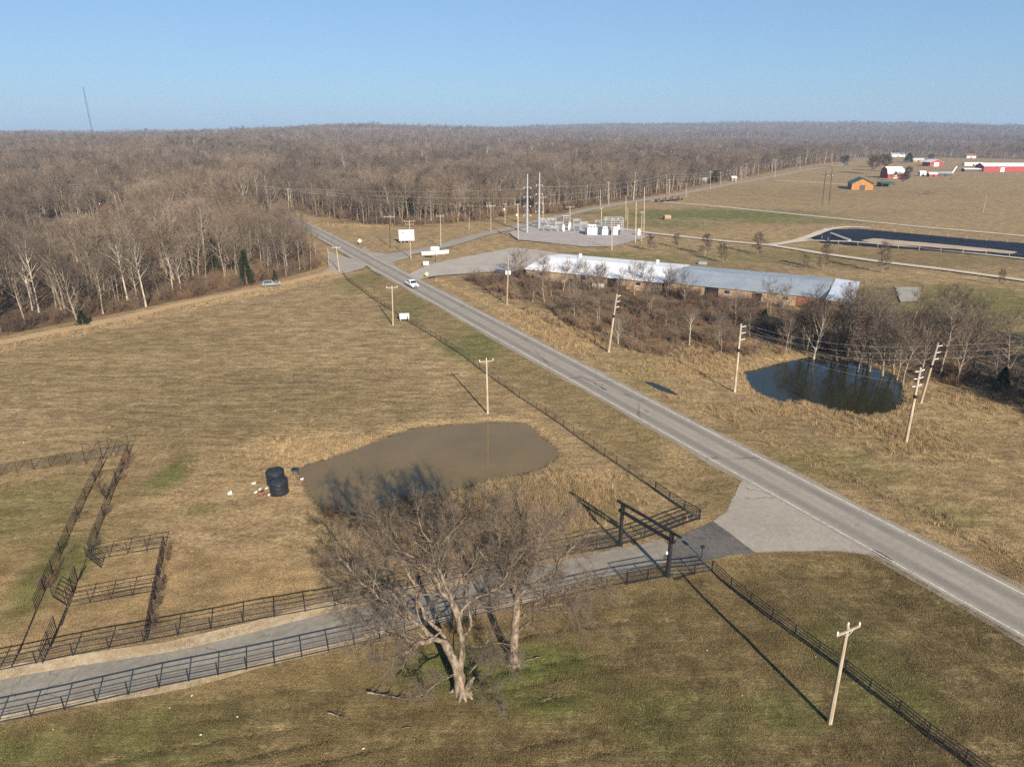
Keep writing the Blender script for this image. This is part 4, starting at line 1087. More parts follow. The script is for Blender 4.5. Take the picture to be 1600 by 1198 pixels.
big_tree('straight_tree', 'bare tree with one straight pale trunk right of the gnarled old tree', (803, 1033),
    [([(803, 1036, 0), (803, 1012, 0), (805, 985, 0), (807, 955, 0), (808, 935, 0)], .36, .27)],
    [([(808, 935, 0), (806, 900, .3), (812, 860, .4), (816, 820, .3), (808, 778, .2)], .27, .035),
     ([(807, 945, 0), (790, 905, .8), (765, 880, 1.4), (740, 850, 2.0), (715, 812, 2.4)], .17, .03),
     ([(808, 940, 0), (830, 915, .6), (860, 895, 1.2), (885, 868, 1.6), (905, 840, 2)], .17, .03),
     ([(806, 992, 0), (822, 975, -.4), (845, 952, -.8), (880, 945, -1.2), (920, 965, -1.8)], .14, .02),
     ([(808, 975, 0), (835, 945, .2), (870, 925, .2), (910, 915, 0), (950, 925, -.6)], .12, .02),
     ([(808, 930, 0), (795, 890, -.8), (780, 850, -1.4), (770, 805, -1.8)], .15, .03),
     ([(808, 925, 0), (828, 880, -1.0), (845, 840, -1.6), (860, 800, -2.0)], .15, .03),
     ([(806, 910, .3), (800, 870, 1.6), (785, 835, 2.6), (770, 790, 3.4)], .13, .03),
     ([(810, 900, .3), (835, 860, 1.6), (860, 830, 2.6), (885, 800, 3.2)], .13, .03),
     ([(808, 945, 0), (780, 930, -.8), (755, 925, -1.4), (735, 905, -2)], .10, .02)], 9, .34, 17, 10, 10, 3.0, 0.95, (.005, .009))

# fallen limbs
def fallen(label, a, b, rad, seed, n=12):
    r = np.random.default_rng(seed); pa, pb = P(*a), P(*b)
    t = thing('fallen_branch', label, 'branch', (pa[0], pa[1], gz(pa)))
    W = Wood(); d = np.array((pb[0] - pa[0], pb[1] - pa[1], 0.0)); L = np.linalg.norm(d)
    pts = wander(r, (0, 0, rad), unit(d), L, 6, .08, 0); pts[:, 2] = rad + np.abs(r.normal(0, .06, 7))
    W.tube(pts, rad * np.linspace(1, .3, 7), 6); put('limb', W.mesh('limb', M['big_bark']), t)
    W = Wood(); p = []; dd = []; l = []
    for i in range(n):
        q, qd = along(pts, r.random()); s = side_dir(r, qd, r.uniform(.4, 1.1)); s[2] = abs(s[2]) * .6
        b3 = wander(r, q, s, L * .28 * r.uniform(.5, 1.2), 3, .2, -.02); b3[:, 2] = np.maximum(b3[:, 2], .03); W.tube(b3, rad * .3 * np.array([1, .8, .5, .2]), 4)
        for k in range(5): x, xd = along(b3, r.random()); p.append(x); dd.append(side_dir(r, xd, .7)); l.append(r.uniform(.2, .6))
    W.spikes(p, dd, l, np.full(len(p), .006), r); put('twigs', W.mesh('twigs', M['big_twig']), t)
fallen('long pale fallen limb left of the gnarled tree', (574, 1079), (640, 1078), .09, 3, 22)
fallen('small forked fallen branch left in the lower pasture', (512, 1110), (538, 1116), .06, 4, 10)
fallen('curved pale stick on the grass below the long fallen limb', (627, 1134), (668, 1136), .03, 6, 3)
fallen('thin fallen branch on the grass right of the straight tree', (845, 1095), (880, 1080), .03, 7, 8)
fallen('short fallen stick at the foot of the straight tree', (822, 1030), (845, 1022), .05, 8, 4)

# ------------------------------------------------------------------ grass and reeds
def tuft(seed, n, h, sp, w, droop=0.35):
    r = np.random.default_rng(seed); W = Wood()
    az = r.uniform(0, 6.28, n); a = r.uniform(0.05, 0.9, n) * droop * 2
    p = np.stack([r.normal(0, sp, n), r.normal(0, sp, n), np.full(n, -0.04)], 1)
    d = np.stack([np.cos(az) * np.sin(a), np.sin(az) * np.sin(a), np.cos(a)], 1)
    W.slivers(p, d, h * r.uniform(.5, 1.15, n), np.full(n, w) * r.uniform(.6, 1.3, n), r)
    return W.mesh('tuft', M['grass'])
LOW = [tuft(400 + i, 26, .18, .20, .017, .75) for i in range(4)]
TALL = [tuft(410 + i, 26, .62, .14, .014, .30) for i in range(4)]
def grass_colour(x, y, r):
    k = masks(x, y); n = fbm(x / 3.4, y / 3.4, 71, 3)[:, None]
    c = np.array(TAN) * (1 - n) + np.array(BROWN) * n
    for a, col, f in ((k['olive'], OLIVE, .9), (k['green'] * sstep(.3, .6, n[:, 0] + .1), GREEN, 1.0), (k['dry'], STRAW, .9), (k['litter'], LITTER, .8)):
        c = c * (1 - f * a[:, None]) + np.array(col) * f * a[:, None]
    a_, b_ = x * cos(ROWS_AZ) + y * sin(ROWS_AZ), -x * sin(ROWS_AZ) + y * cos(ROWS_AZ)
    cl = (.5 * fbm(x / 1.6, y / 1.6, 72, 3) + .5 * fbm(a_ / 7, b_ / .9, 73, 3))[:, None]
    return c * r.uniform(.74, 1.34, (len(x), 1)) * (0.78 + 0.50 * sstep(.34, .66, cl))
def keep_off(p, gap=0.0):
    x, y = p[:, 0], p[:, 1]
    m = (dist_line(x, y, HIGHWAY[:42]) > 3.35 + gap) & (dist_line(x, y, DRIVE) > 1.95 + gap) & (dist_line(x, y, DIRT_LANE) > 1.9) & (dist_line(x, y, SIDE_ROAD) > 3.3)
    for q, g in ((POND, .45), (POND2, .1), (APRON, -.12), (LOT, .2), (PUDDLE, 0), (PP([(1114, 814.5), (1181, 864), (1098, 877), (1035, 872), (1060, 838)]), .1)):
        m &= sdist(x, y, q) > g
    return m
r = np.random.default_rng(31)
def frustum_points(n, vmin, vmax, r, power=1.0):
    """Points spread evenly over the strip of ground between two photo rows (a little wider than the view)."""
    y0, y1 = P(800, vmax)[1], P(800, vmin)[1]
    y = r.uniform(y0, y1, n * 2); x = r.uniform(-1.2, 1.2, n * 2) * y1
    m = np.abs(x) < np.maximum(.95 * y, 40)
    return np.column_stack([x, y])[m]
gp = np.concatenate([frustum_points(105000, 860, 1215, r), frustum_points(120000, 530, 860, r)])
gp = gp[keep_off(gp)]
dens = fbm(gp[:, 0] / 1.1, gp[:, 1] / 1.1, 66, 2); gp = gp[dens > .20]
gp = gp[r.random(len(gp)) < sstep(132, 62, gp[:, 1]) * .94 + .06 * (gp[:, 1] < 110)]
gp = gp[r.random(len(gp)) < 1 - .55 * sstep(10, 22, -((gp[:, 0] - rc0[0]) * ROAD_N[0] + (gp[:, 1] - rc0[1]) * ROAD_N[1])) * sstep(74, 88, gp[:, 1])]
scatter('pasture_grass', 'short winter pasture grass', np.column_stack([gp, ground_z(gp[:, 0], gp[:, 1])]), r.uniform(0, 6.28, len(gp)), r.uniform(.42, .86, len(gp)) * (0.75 + .6 * sstep(.35, .7, fbm(gp[:, 0] / 1.7, gp[:, 1] / 1.7, 67, 3))), r.integers(0, 4, len(gp)), LOW, grass_colour(gp[:, 0], gp[:, 1], r))
# tall tan grass: pond margins, ditches, the rough corner by the gate, the thicket skirts
cand = []
for u, v, rx, ry, n in [(790, 800, 9, 5.5, 1500), (880, 770, 7, 5, 700), (640, 840, 8, 5, 600), (1150, 545, 10, 8, 900), (1090, 572, 10, 8, 800), (900, 525, 7, 12, 700), (830, 500, 6, 12, 500), (500, 700, 9, 6, 500), (1440, 690, 8, 5, 350), (1380, 665, 10, 3, 400), (1250, 640, 12, 2.5, 400), (1500, 620, 12, 8, 500), (560, 352, 20, 8, 300)]:
    c = P(u, v); cand.append(np.column_stack([c[0] + r.normal(0, rx * .5, n), c[1] + r.normal(0, ry * .5, n)]))
for q, n, s_ in ((POND, 160, .5), (POND2, 1000, 1.1)):
    i = r.integers(0, len(q), n); f = r.random(n)[:, None]; cand.append(q[i] * (1 - f) + q[(i + 1) % len(q)] * f + r.normal(0, s_, (n, 2)))
for ln, n, s_ in ((np.array(DITCH_R), 900, .8), (DIRT_LANE + np.array((1.5, -3.5)), 700, 1.2)): cand.append(edge_points(ln, n, s_, r))
tg = np.concatenate(cand); tg = tg[keep_off(tg, .3)]
k_ = np.column_stack([grass_colour(tg[:, 0], tg[:, 1], r)]) * .35 + np.array(STRAW) * .62 * r.uniform(.8, 1.35, (len(tg), 1))
scatter('tall_dry_grass', 'tall tan dead grass round the ponds and ditches', np.column_stack([tg, ground_z(tg[:, 0], tg[:, 1])]), r.uniform(0, 6.28, len(tg)), r.uniform(.5, 1.35, len(tg)), r.integers(0, 4, len(tg)), TALL, k_)
# small reddish brush on the pond's near bank and along the corral rails
bp = np.concatenate([edge_points(PP([(500, 798), (560, 800), (640, 786), (700, 772)]), 60, .5, r), edge_points(PP([(230, 998), (262, 850)]), 16, .2, r), edge_points(PP([(205, 705), (140, 860)]), 12, .25, r), edge_points(PP([(155, 740), (60, 940)]), 14, .3, r), edge_points(PP([(560, 815), (690, 790)]), 30, 1.2, r), edge_points(PP([(740, 440), (790, 466), (950, 545)]), 60, 1.2, r)])
scatter('bank_brush', 'low reddish weeds on the pond bank and along the corral rails', np.column_stack([bp, ground_z(bp[:, 0], bp[:, 1])]), r.uniform(0, 6.28, len(bp)), r.uniform(.25, .6, len(bp)), r.integers(0, 3, len(bp)), SHRUBS)

# ------------------------------------------------------------------ fences
def fence(name, label, line, h=1.5, rails=5, gap=3.0, mat='black_pipe', rail_r=0.03, post_r=0.045, posts=None, top_r=None, group=None, post_name='post', low=0.12, cap=0.04):
    """Posts and rails along a surveyed line; every post and every rail is a part."""
    line = np.asarray(line, float)
    seg = np.linalg.norm(np.diff(line, axis=0), axis=1); cs = np.concatenate([[0], np.cumsum(seg)])
    if posts is None:
        n = max(1, int(round(cs[-1] / gap))); ts = np.linspace(0, cs[-1], n + 1)
        pp = np.stack([np.interp(ts, cs, line[:, 0]), np.interp(ts, cs, line[:, 1])], 1)
    else: pp = np.asarray(posts, float)
    zz = ground_z(pp[:, 0], pp[:, 1])
    base = (pp[0][0], pp[0][1], float(zz[0]))
    t = thing(name, label, 'fence', base, 0, group)
    pm = MB().tube([(0, 0, -0.3), (0, 0, h + cap)], post_r, 6).mesh(post_name, M[mat])
    for p, z in zip(pp, zz): put(post_name, pm, t, (p[0] - base[0], p[1] - base[1], z - base[2]))
    for k in range(rails):
        zr = low + (h - low) * k / max(1, rails - 1)
        r_ = (top_r or rail_r) if k == rails - 1 else rail_r
        MB().tube([(p[0] - base[0], p[1] - base[1], z - base[2] + zr) for p, z in zip(pp, zz)], r_, 5).build('rail', mat, t)
    return t

FH = 1.25
fence('pipe_fence', 'black pipe fence along the pond side of the driveway', np.vstack([[-72, 31], PP([(-80, 1064), (0, 1048), (140, 1019), (279, 992), (400, 969), (529, 946), (640, 921), (730, 901), (850, 875), (968, 852)])]), FH, 5, 2.55, rail_r=.027, post_r=.05, top_r=.048)
fence('pipe_fence', 'black pipe fence along the tree side of the driveway', np.vstack([[-60, 27.5], PP([(-90, 1150), (0, 1130), (77, 1114), (252, 1073), (414, 1040), (559, 1007), (701, 971), (799, 950), (880, 933), (965, 914), (1043, 900)])]), FH, 5, 2.1, rail_r=.027, post_r=.05, top_r=.048)
fence('wing_fence', 'black pipe wing fence from the left gate post to the road corner', PP([(968, 852), (1007, 841), (1041, 830), (1067, 819), (1093, 811)]), FH, 5, posts=PP([(968, 852), (1007, 841), (1041, 830), (1067, 820), (1093, 811)]), rail_r=.042, post_r=.065, top_r=.055)
fence('wing_fence', 'black pipe wing fence from the right gate post to the corner by the dark asphalt', PP([(1043, 900), (1085, 895), (1112, 891)]), FH, 5, posts=PP([(1043, 900), (1085, 895.5), (1112, 891)]), rail_r=.042, post_r=.065, top_r=.055)
fence('roadside_pipe_fence', 'heavy black pipe fence section at the corner nearest the road mouth', PP([(1093, 811), (1069, 794), (1046, 778), (1024, 764)]), FH, 5, posts=PP([(1093, 811), (1069, 794.5), (1046, 779), (1024, 764)]), rail_r=.042, post_r=.065, top_r=.055)
fence('roadside_fence', 'long thin dark fence between the pond field and the highway verge', PP([(1024, 764), (924, 695.5), (856, 647), (813, 620), (720, 553), (638, 501), (587, 468.5), (544, 438), (536, 429)]), 1.2, 5, 2.6, mat='rust_pipe', rail_r=.022, post_r=.05)
fence('roadside_pipe_fence', 'black pipe fence running down to the lower right corner past the near utility pole', PP([(1112, 891), (1142, 916), (1173, 940), (1206, 966), (1242, 991), (1279, 1017), (1320, 1047), (1358, 1076), (1404, 1110), (1450, 1147), (1508, 1187), (1560, 1225)]), 1.25, 5, posts=PP([(1112, 891), (1142, 916), (1173, 940), (1206, 966), (1242, 991), (1279, 1017), (1320, 1047), (1358, 1076), (1404, 1110), (1450, 1147), (1508, 1187), (1560, 1225)]), rail_r=.038, post_r=.055)
fence('wire_fence', 'rusty wire fence between the highway and the thicket', PP([(736, 446), (786, 468), (832, 489), (890, 515), (948, 547)]), 1.25, 4, 2.2, mat='rust_pipe', rail_r=.008, post_r=.035)
fence('wire_fence', 'low wooden post fence along the field side of the dirt lane', PP([(522, 431), (500, 437), (423, 455), (340, 471), (230, 496), (120, 520), (0, 546)]), 1.1, 3, 3.4, mat='post_wood', rail_r=.006, post_r=.05)
fence('basin_fence', 'thin pale post fence on the far rim of the basin', np.array([P(1300, 358), P(1345, 357.5), (177, 263), (216, 234)]), 1.5, 2, 6.5, mat='pole_wood', rail_r=.01, post_r=.09)
fence('basin_fence', 'thin pale post fence on the near rim of the basin', np.array([P(1284, 373), P(1300, 380), P(1450, 390.5), P(1600, 403.5), (200, 210)]), 1.5, 2, 6.5, mat='pole_wood', rail_r=.01, post_r=.09)

# ------------------------------------------------------------------ corral panels
def panel(label, a, b, h=1.45, rails=6, name='corral_fence', rail_r=.030, posts=3, post_r=.04, zb=.12):
    pa, pb = P(*a), P(*b)
    d = pb - pa; L = np.linalg.norm(d); rz = math.atan2(d[1], d[0])
    za, zb2 = gz(pa), gz(pb)
    t = thing(name, label, 'fence', (pa[0], pa[1], min(za, zb2)), rz, 'corral of pipe panels')
    for k in range(rails):
        z = zb + (h - zb) * k / (rails - 1)
        MB().tube([(0, 0, z), (L, 0, z)], rail_r, 5).build('rail', 'rust_pipe', t)
    pm = MB().tube([(0, 0, -.15), (0, 0, h + .04)], post_r, 5).mesh('post', M['rust_pipe'])
    for k in range(posts): put('post', pm, t, (L * k / (posts - 1), 0, 0))
    return t
for i, (a, b) in enumerate([((-70, 752), (0, 740)), ((0, 740), (52, 731)), ((52, 731), (104, 722.5)), ((104, 722.5), (160, 713)), ((160, 713), (201, 706))]):
    panel(['corral panel run entering from the left border', 'leftmost panel in view of the corral back run', 'second panel of the corral back run', 'third panel of the corral back run near the alley', 'last panel of the corral back run closing the alley end'][i], a, b, 1.5)
for i, (a, b) in enumerate([((160, 726), (134, 777)), ((134, 777), (107, 835)), ((107, 835), (82, 892)), ((82, 892), (56, 953))]):
    panel(['topmost panel of the left alley wall', 'second panel of the left alley wall', 'third panel of the left alley wall', 'lowest panel of the left alley wall'][i], a, b, 1.45)
for i, (a, b) in enumerate([((201, 706), (183, 752)), ((183, 752), (162, 806)), ((162, 806), (140, 863))]):
    panel(['topmost panel of the right alley wall', 'middle panel of the right alley wall', 'lowest panel of the right alley wall'][i], a, b, 1.45)
panel('back panel of the small pen, seen above its grass', (140, 872), (199, 862), 1.4, 4)
panel('right half of the small pen back panel', (199, 862), (258, 852), 1.4, 4)
panel('middle panel across the small pen, left half', (107, 945), (172, 933), 1.35, 5)
panel('middle panel across the small pen, right half', (172, 933), (240, 921), 1.35, 5)
for i, (a, b) in enumerate([((258, 852), (248, 900)), ((248, 900), (240, 945)), ((240, 945), (230, 1000))]):
    panel(['upper panel of the right pen wall', 'middle panel of the right pen wall', 'lowest panel of the right pen wall touching the drive fence'][i], a, b, 1.45)
panel('small open corral gate swung out to the left', (103, 944), (82, 931), 1.5, 6, 'corral_gate', posts=2)
panel('narrow panel between the two pens beside the open gate', (106, 942), (121, 905), 1.7, 7)
panel('lower narrow panel leaning by the drive fence', (67, 1036), (89, 985), 1.7, 7)
panel('small gate at the foot of the right alley wall', (134, 866), (157, 884), 1.1, 6, 'corral_gate', posts=2)
panel('short gate inside the alley', (157, 768), (166, 777), 1.1, 5, 'corral_gate', posts=2)
def shadow_frame(label, a, b, h, name='alley_shadow_frame'):  # added pipe frame standing in for shadow lines cast in the alley
    pa, pb = P(*a), P(*b)
    t = thing(name, label, 'frame', (pa[0], pa[1], gz(pa)), 0, 'frames standing in for shadow lines in the cattle alley')
    d = (pb[0] - pa[0], pb[1] - pa[1], 0)
    pm = MB().tube([(0, 0, -.1), (0, 0, h)], .035, 5).mesh('post', M['rust_pipe'])
    put('post', pm, t); put('post', pm, t, d)
    MB().tube([(0, 0, h), (d[0], d[1], h)], .03, 5).build('crossbar', 'rust_pipe', t)
shadow_frame('pipe frame standing in for shadow lines at the far end of the alley', (172, 709), (203, 703), 2.7)
shadow_frame('pipe frame standing in for shadow lines over the top of the left alley wall', (134, 722), (160, 716), 3.0)
shadow_frame('pipe frame standing in for shadow lines across the middle of the alley', (150, 757), (181, 752), 1.9)
def ground_line(label, a, b):  # dark tube laid low along a line on the ground
    pa, pb = P(*a), P(*b)
    tag(MB().tube([(pa[0], pa[1], gz(pa) + .06), ((pa[0] + pb[0]) / 2, (pa[1] + pb[1]) / 2, gz((pa + pb) / 2) + .06), (pb[0], pb[1], gz(pb) + .06)], .06, 6).build('ground_line', 'rust_pipe'), label, 'pipe', 'dark lines on the corral ground')
ground_line('dark line on the ground from the left alley wall to the drive fence', (55, 955), (18, 1042))
ground_line('short dark line on the ground below the small alley gate', (133, 880), (123, 902))
ground_line('short dark line on the ground between the two narrow panels', (105, 948), (95, 975))

# ------------------------------------------------------------------ ranch entrance
gl = P(969, 852); gr_ = P(1043, 900)
ga = thing('ranch_gateway', 'tall black log gateway with doubled crossbeam over the driveway', 'gateway', (gl[0], gl[1], gz(gl)))
gd = gr_ - gl; gdir = gd / np.linalg.norm(gd); gL = np.linalg.norm(gd)
GH = 4.75
for s_ in (0.0, gL):
    p = gdir * s_
    MB().tube([(p[0], p[1], -.4), (p[0], p[1], GH * .5), (p[0], p[1], GH)], [.21, .20, .19], 10).build('post', 'black_pipe', ga)
    MB().tube([(p[0], p[1], 0), (p[0], p[1], .25)], .28, 10).build('post_base', 'black_pipe', ga)
    for sg in (0.0,): MB().tube([(p[0] + gdir[0] * .25, p[1] + gdir[1] * .25, GH - .75), (p[0] + gdir[0] * .25, p[1] + gdir[1] * .25, GH)], .09, 7).build('stub', 'black_pipe', ga)
q0, q1 = -gdir * .75, gdir * (gL + 1.15)
MB().tube([(q0[0], q0[1], GH + .13), (gdir[0] * gL / 2, gdir[1] * gL / 2, GH + .16), (q1[0], q1[1], GH + .13)], [.15, .16, .13], 10).build('top_beam', 'black_pipe', ga)
off = np.array((-gdir[1], gdir[0])) * -.0
q0, q1 = -gdir * .42, gdir * (gL + .45)
MB().tube([(q0[0], q0[1], GH - .78), (q1[0], q1[1], GH - .74)], .19, 10).build('lower_beam', 'black_pipe', ga)
MB().box((gdir[0] * (gL) - .30, gdir[1] * gL - .1, 2.7), (.16, .1, .28)).build('keypad', 'trim', ga)
def leaf(label, hinge, tip, h=1.7):
    a, b = P(*hinge), P(*tip); d = b - a; L = np.linalg.norm(d)
    t = thing('gate_leaf', label, 'gate', (a[0], a[1], gz(a)), math.atan2(d[1], d[0]), 'open leaves of the ranch gate')
    f = MB()
    for z in (.15, h): f.tube([(0, 0, z), (L, 0, z)], .035, 6)
    for x in (0.02, L - .02): f.tube([(x, 0, .1), (x, 0, h + .05)], .04, 6)
    f.build('frame', 'black_pipe', t)
    MB().tube([(0, 0, h * .55), (L, 0, h * .55)], .025, 5).build('middle_rail', 'black_pipe', t)
    n = int(L / .16); pm = MB().box((0, 0, (h + .15) / 2), (.024, .024, h - .15)).mesh('bar', M['black_pipe'])
    for i in range(1, n): put('bar', pm, t, (L * i / n, 0, 0))
leaf('left mesh gate leaf swung open along the drive behind the left post', (966, 855), (908, 866))
leaf('right mesh gate leaf swung open along the drive behind the right post', (1039, 902), (978, 914))
kp = P(1096, 872)
kt = thing('keypad_stand', 'small black keypad stand beside the dark asphalt', 'stand', (kp[0], kp[1], gz(kp)))
MB().tube([(0, 0, -.2), (0, 0, 1.2)], .05, 6).build('post', 'black_pipe', kt)
MB().box((0, 0, 1.3), (.35, .22, .3)).build('box', 'black_pipe', kt)
oc = P(1073.5, 811)
ct = thing('orange_marker', 'small orange marker by the left wing fence', 'marker', (oc[0], oc[1], gz(oc)))
MB().lathe([(.13, 0), (.11, .04), (.04, .38), (.03, .45)], k=10).build('body', 'orange_cone', ct); MB().box((0, 0, .02), (.4, .4, .04)).build('base', 'orange_cone', ct)

# ------------------------------------------------------------------ black tanks
def tank(label, u, v, R=1.08, h=1.5):
    p = P(u, v)
    t = thing('water_tank', label, 'tank', (p[0], p[1], gz(p) - .03), 0, 'black tanks beside the pond')
    MB().lathe([(R * .97, 0), (R, .06), (R, h * .33), (R * .985, h * .345), (R, h * .36), (R, h * .66), (R * .985, h * .675), (R, h * .69), (R, h - .08), (R * .97, h)], k=36).build('shell', 'tank_black', t, smooth=False)
    MB().lathe([(R * 1.02, 0), (R * 1.02, .08), (R * .9, .08), (R * .9, 0)], (0, 0, h - .05), 36).build('rim', 'tank_black', t)
    MB().lathe([(R * .9, 0), (R * .7, .10), (R * .3, .2), (.22, .22)], (0, 0, h - .02), 36).build('lid', 'tank_inside', t, smooth=True)
    MB().lathe([(.24, 0), (.24, .12), (.2, .14)], (R * .1, 0, h + .18), 16).build('cap', 'tank_black', t)
    MB().tube([(R * .7, -R * .72, .15), (R * .86, -R * .9, .15)], .06, 8).build('outlet', 'tank_inside', t)
    return t
tank('black water tank nearer the camera, left of the muddy pond', 436.5, 766)
tank('black water tank behind the nearer one, left of the muddy pond', 431, 750.5)
def scrap(label, u, v, size, rz, mat='litter_white', name='scrap_piece', grp='scraps by the tanks'):
    p = P(u, v); t = MB()
    t.box((0, 0, size[2] / 2), size, rz, .8); t.box((size[0] * .3, size[1] * .2, size[2] * 1.1), (size[0] * .5, size[1] * .5, size[2] * .5), rz + .6, .7)
    o = t.build(name, mat); o.location = (p[0], p[1], gz(p)); return tag(o, label, 'scrap', grp)
scrap('white plastic drum lying alone left of the tanks', 358.5, 768, (.5, .32, .32), .5)
for i, (u, v, s_, m_) in enumerate([(396, 752, .5, 'litter_white'), (399, 766, .45, 'litter_white'), (406, 761, .4, 'litter_white'), (404, 768, .5, 'rust'), (409, 765, .4, 'tank_inside'), (416, 760, .35, 'litter_white'), (420, 770, .35, 'litter_white'), (412, 771, .5, 'rust'), (471, 743, .4, 'litter_white')]):
    scrap(['flat white scrap above the rubbish heap', 'white scrap at the left of the rubbish heap', 'white scrap in the middle of the rubbish heap', 'rusty scrap in the rubbish heap', 'dark scrap in the rubbish heap', 'white scrap against the rear tank', 'white scrap against the front tank foot', 'rusty scrap below the rubbish heap', 'white float at the pond edge near the tanks'][i], u, v, (s_, s_ * .6, .14), i * .8, m_)
pb_ = P(461, 735); pt_ = thing('pump_box', 'small dark pump box at the tip of the pond', 'box', (pb_[0], pb_[1], gz(pb_)))
MB().box((0, 0, .3), (.7, .7, .6)).build('case', 'wall_dark', pt_); MB().box((0, 0, .64), (.8, .8, .07)).build('lid', 'tank_inside', pt_)
r = np.random.default_rng(77)
lit = [(300, 1066 + 20), (265, 1106 - 2), (313, 1144), (370, 1115), (83, 1138), (258, 1164), (567, 1163), (1160, 1083), (1275, 1022), (1105, 1012), (205, 632), (130, 655), (60, 620), (170, 664), (350, 625), (430, 640), (540, 648), (690, 619), (660, 613), (36, 688), (290, 620), (95, 640), (240, 645), (320, 600), (1425, 660), (1562, 725)]
for i, (u, v) in enumerate(lit):
    p = P(u, v); s_ = r.uniform(.05, .12); t = MB(); t.box((0, 0, s_ * .25), (s_ * 1.6, s_, s_ * .5), r.uniform(0, 3), .6); t.box((s_ * .3, 0, s_ * .5), (s_ * .7, s_ * .6, s_ * .3), r.uniform(0, 3), .7)
    o = t.build('pale_stone', 'limestone' if i % 2 else 'litter_white'); o.location = (p[0], p[1], gz(p) + .03); tag(o, 'small pale scrap lying loose on the grass', 'scrap', 'pale scraps on the pasture')

# ------------------------------------------------------------------ utility poles
WIRE_PTS = {}
def pole(label, foot, top, key=None, arm=1.1, arm_az=0.0, wood='pole_wood', r0=.15, cans=0, name='utility_pole', post_ins=0, ins_az=0.0, double=False, arm2=False, dark_band=False, group='utility poles', arm_drop=.18):
    X, Y, xt, zt = top_of(foot[0], foot[1], top[0], top[1])
    z0 = gz((X, Y)); h = zt - z0; lx = xt - X
    t = thing(name, label, 'pole', (X, Y, z0), 0, group)
    at_ = lambda z: np.array((lx * z / h, 0.0, z))
    MB().tube([at_(-.6), at_(h * .35), at_(h * .7), at_(h)], [r0 * 1.12, r0, r0 * .85, r0 * .7], 8).build('shaft', wood, t)
    ca, sa = cos(arm_az), sin(arm_az); tips = []
    def ins(p, hh=.26, rr_=.07):
        MB().lathe([(rr_ * .4, -.02), (rr_ * .5, hh * .3), (rr_, hh * .4), (rr_ * .6, hh * .55), (rr_ * .95, hh * .65), (rr_ * .5, hh)], tuple(p), 8).build('insulator', 'porcelain', t)
    if arm:
        c = at_(h - arm_drop) + np.array((0, -r0 * .9, 0))
        MB().box(c, (arm * 2, .11, .13), arm_az).build('crossarm', wood if wood != 'dark_wood' else 'pole_wood', t)
        for sg in (-1, 1):
            b = MB(); b.tube([c + np.array((ca, sa, 0)) * sg * arm * .5 + (0, -.03, -.02), at_(h - arm_drop - .55) + (0, -r0 * .8, 0)], .02, 4); b.build('brace', 'galv', t)
        for k in (-.92, .92) if arm < .9 else (-.92, -.0, .92):
            p = c + np.array((ca * k * arm, sa * k * arm, .07))
            if k == 0: p = at_(h) + (0, 0, .01)
            ins(p, .26 if h < 14 else .36); tips.append(p + (0, 0, .26))
    if arm2:
        c = at_(h - 1.1) + np.array((0, -r0, 0)); MB().box(c, (arm * 1.7, .1, .12), arm_az).build('crossarm', wood, t)
        for k in (-.9, .9): ins(c + np.array((ca * k * arm * .85, sa * k * arm * .85, .06)))
    for k in range(post_ins):
        zz = h - .55 - k * 1.05
        for sg in ((-1, 1) if double else (1,)):
            d = np.array((cos(ins_az), sin(ins_az), .12)) * sg; d[2] = .12
            a = at_(zz); b = a + d * .95
            m_ = MB().tube([a + d * .12, a + d * .3, a + d * .34, a + d * .5, a + d * .54, a + d * .7, a + d * .74, b], [.025, .03, .055, .03, .055, .03, .055, .035], 7)
            m_.build('post_insulator', 'porcelain', t)
            if sg == 1: tips.append(b)
        MB().tube([at_(zz - .12), at_(zz + .12)], r0 * .95, 8).build('band', 'galv', t)
    if dark_band: MB().tube([at_(h * .60), at_(h * .645)], r0 * 1.12, 8).build('marker_band', 'black_pipe', t)
    for k in range(cans):
        a = at_(h * .70); sg = (-1, 1)[k % 2]
        cc = a + np.array((sg * .42, -.05, 0))
        MB().lathe([(.23, -.45), (.25, -.4), (.25, .35), (.2, .42), (.06, .46), (.05, .6)], tuple(cc), 12).build('transformer', 'transformer_white', t)
        MB().box(a + np.array((sg * .17, -.05, .1)), (.25, .08, .1)).build('bracket', 'galv', t)
    if key: WIRE_PTS[key] = [np.array((X, Y, z0)) + q for q in tips]
    return t

AZR = math.atan2(ROAD_N[1], ROAD_N[0])
pole('grey utility pole with white insulators standing nearest the camera at lower right', (1297, 1125), (1325, 977), 'p1', 1.15, .45, r0=.17, arm_drop=.3)
pole('utility pole at the far edge of the muddy pond, mirrored in it', (762, 643), (760, 562), 'p2', 1.1, .3)
pole('utility pole beside the small white roadside board', (614, 506), (612.5, 448), 'p3', 1.2, .3)
pole('utility pole at the mouth of the dirt lane', (530, 424), (525.5, 386), 'p4', 1.2, .3)
pole('thin armless pole behind the one at the dirt lane mouth', (514, 415), (512, 387), None, 0, r0=.10)
pole('dark pole with a wide arm left of the billboard', (610, 386), (608, 338), None, 1.9, .15, wood='dark_wood')
pole('double-armed pole standing in front of the billboard', (642, 403.5), (639.5, 345), 'p7', 1.7, .1, arm2=True)
pole('pole beside the county road above the white post sign', (688.6, 385), (688, 337), 'p8', 1.4, .1)
pole('short pole stub at the wood edge right of the billboard', (733, 358), (733, 340), None, 0)
pole('tall roadside pole left of the substation', (767, 361.6), (767, 321), 'p10', 1.9, .2)
pole('pole with a transformer just left of the steel monopoles', (789, 348), (789, 318), None, .8, .2, cans=1)
pole('thick pole at the left corner of the substation pad', (809.6, 373.6), (809, 319), None, .9, .3, r0=.25, cans=1)
pole('pole with two white transformers in front of the thicket', (792, 474), (794.5, 404), 'p13', 0, 0, cans=2)
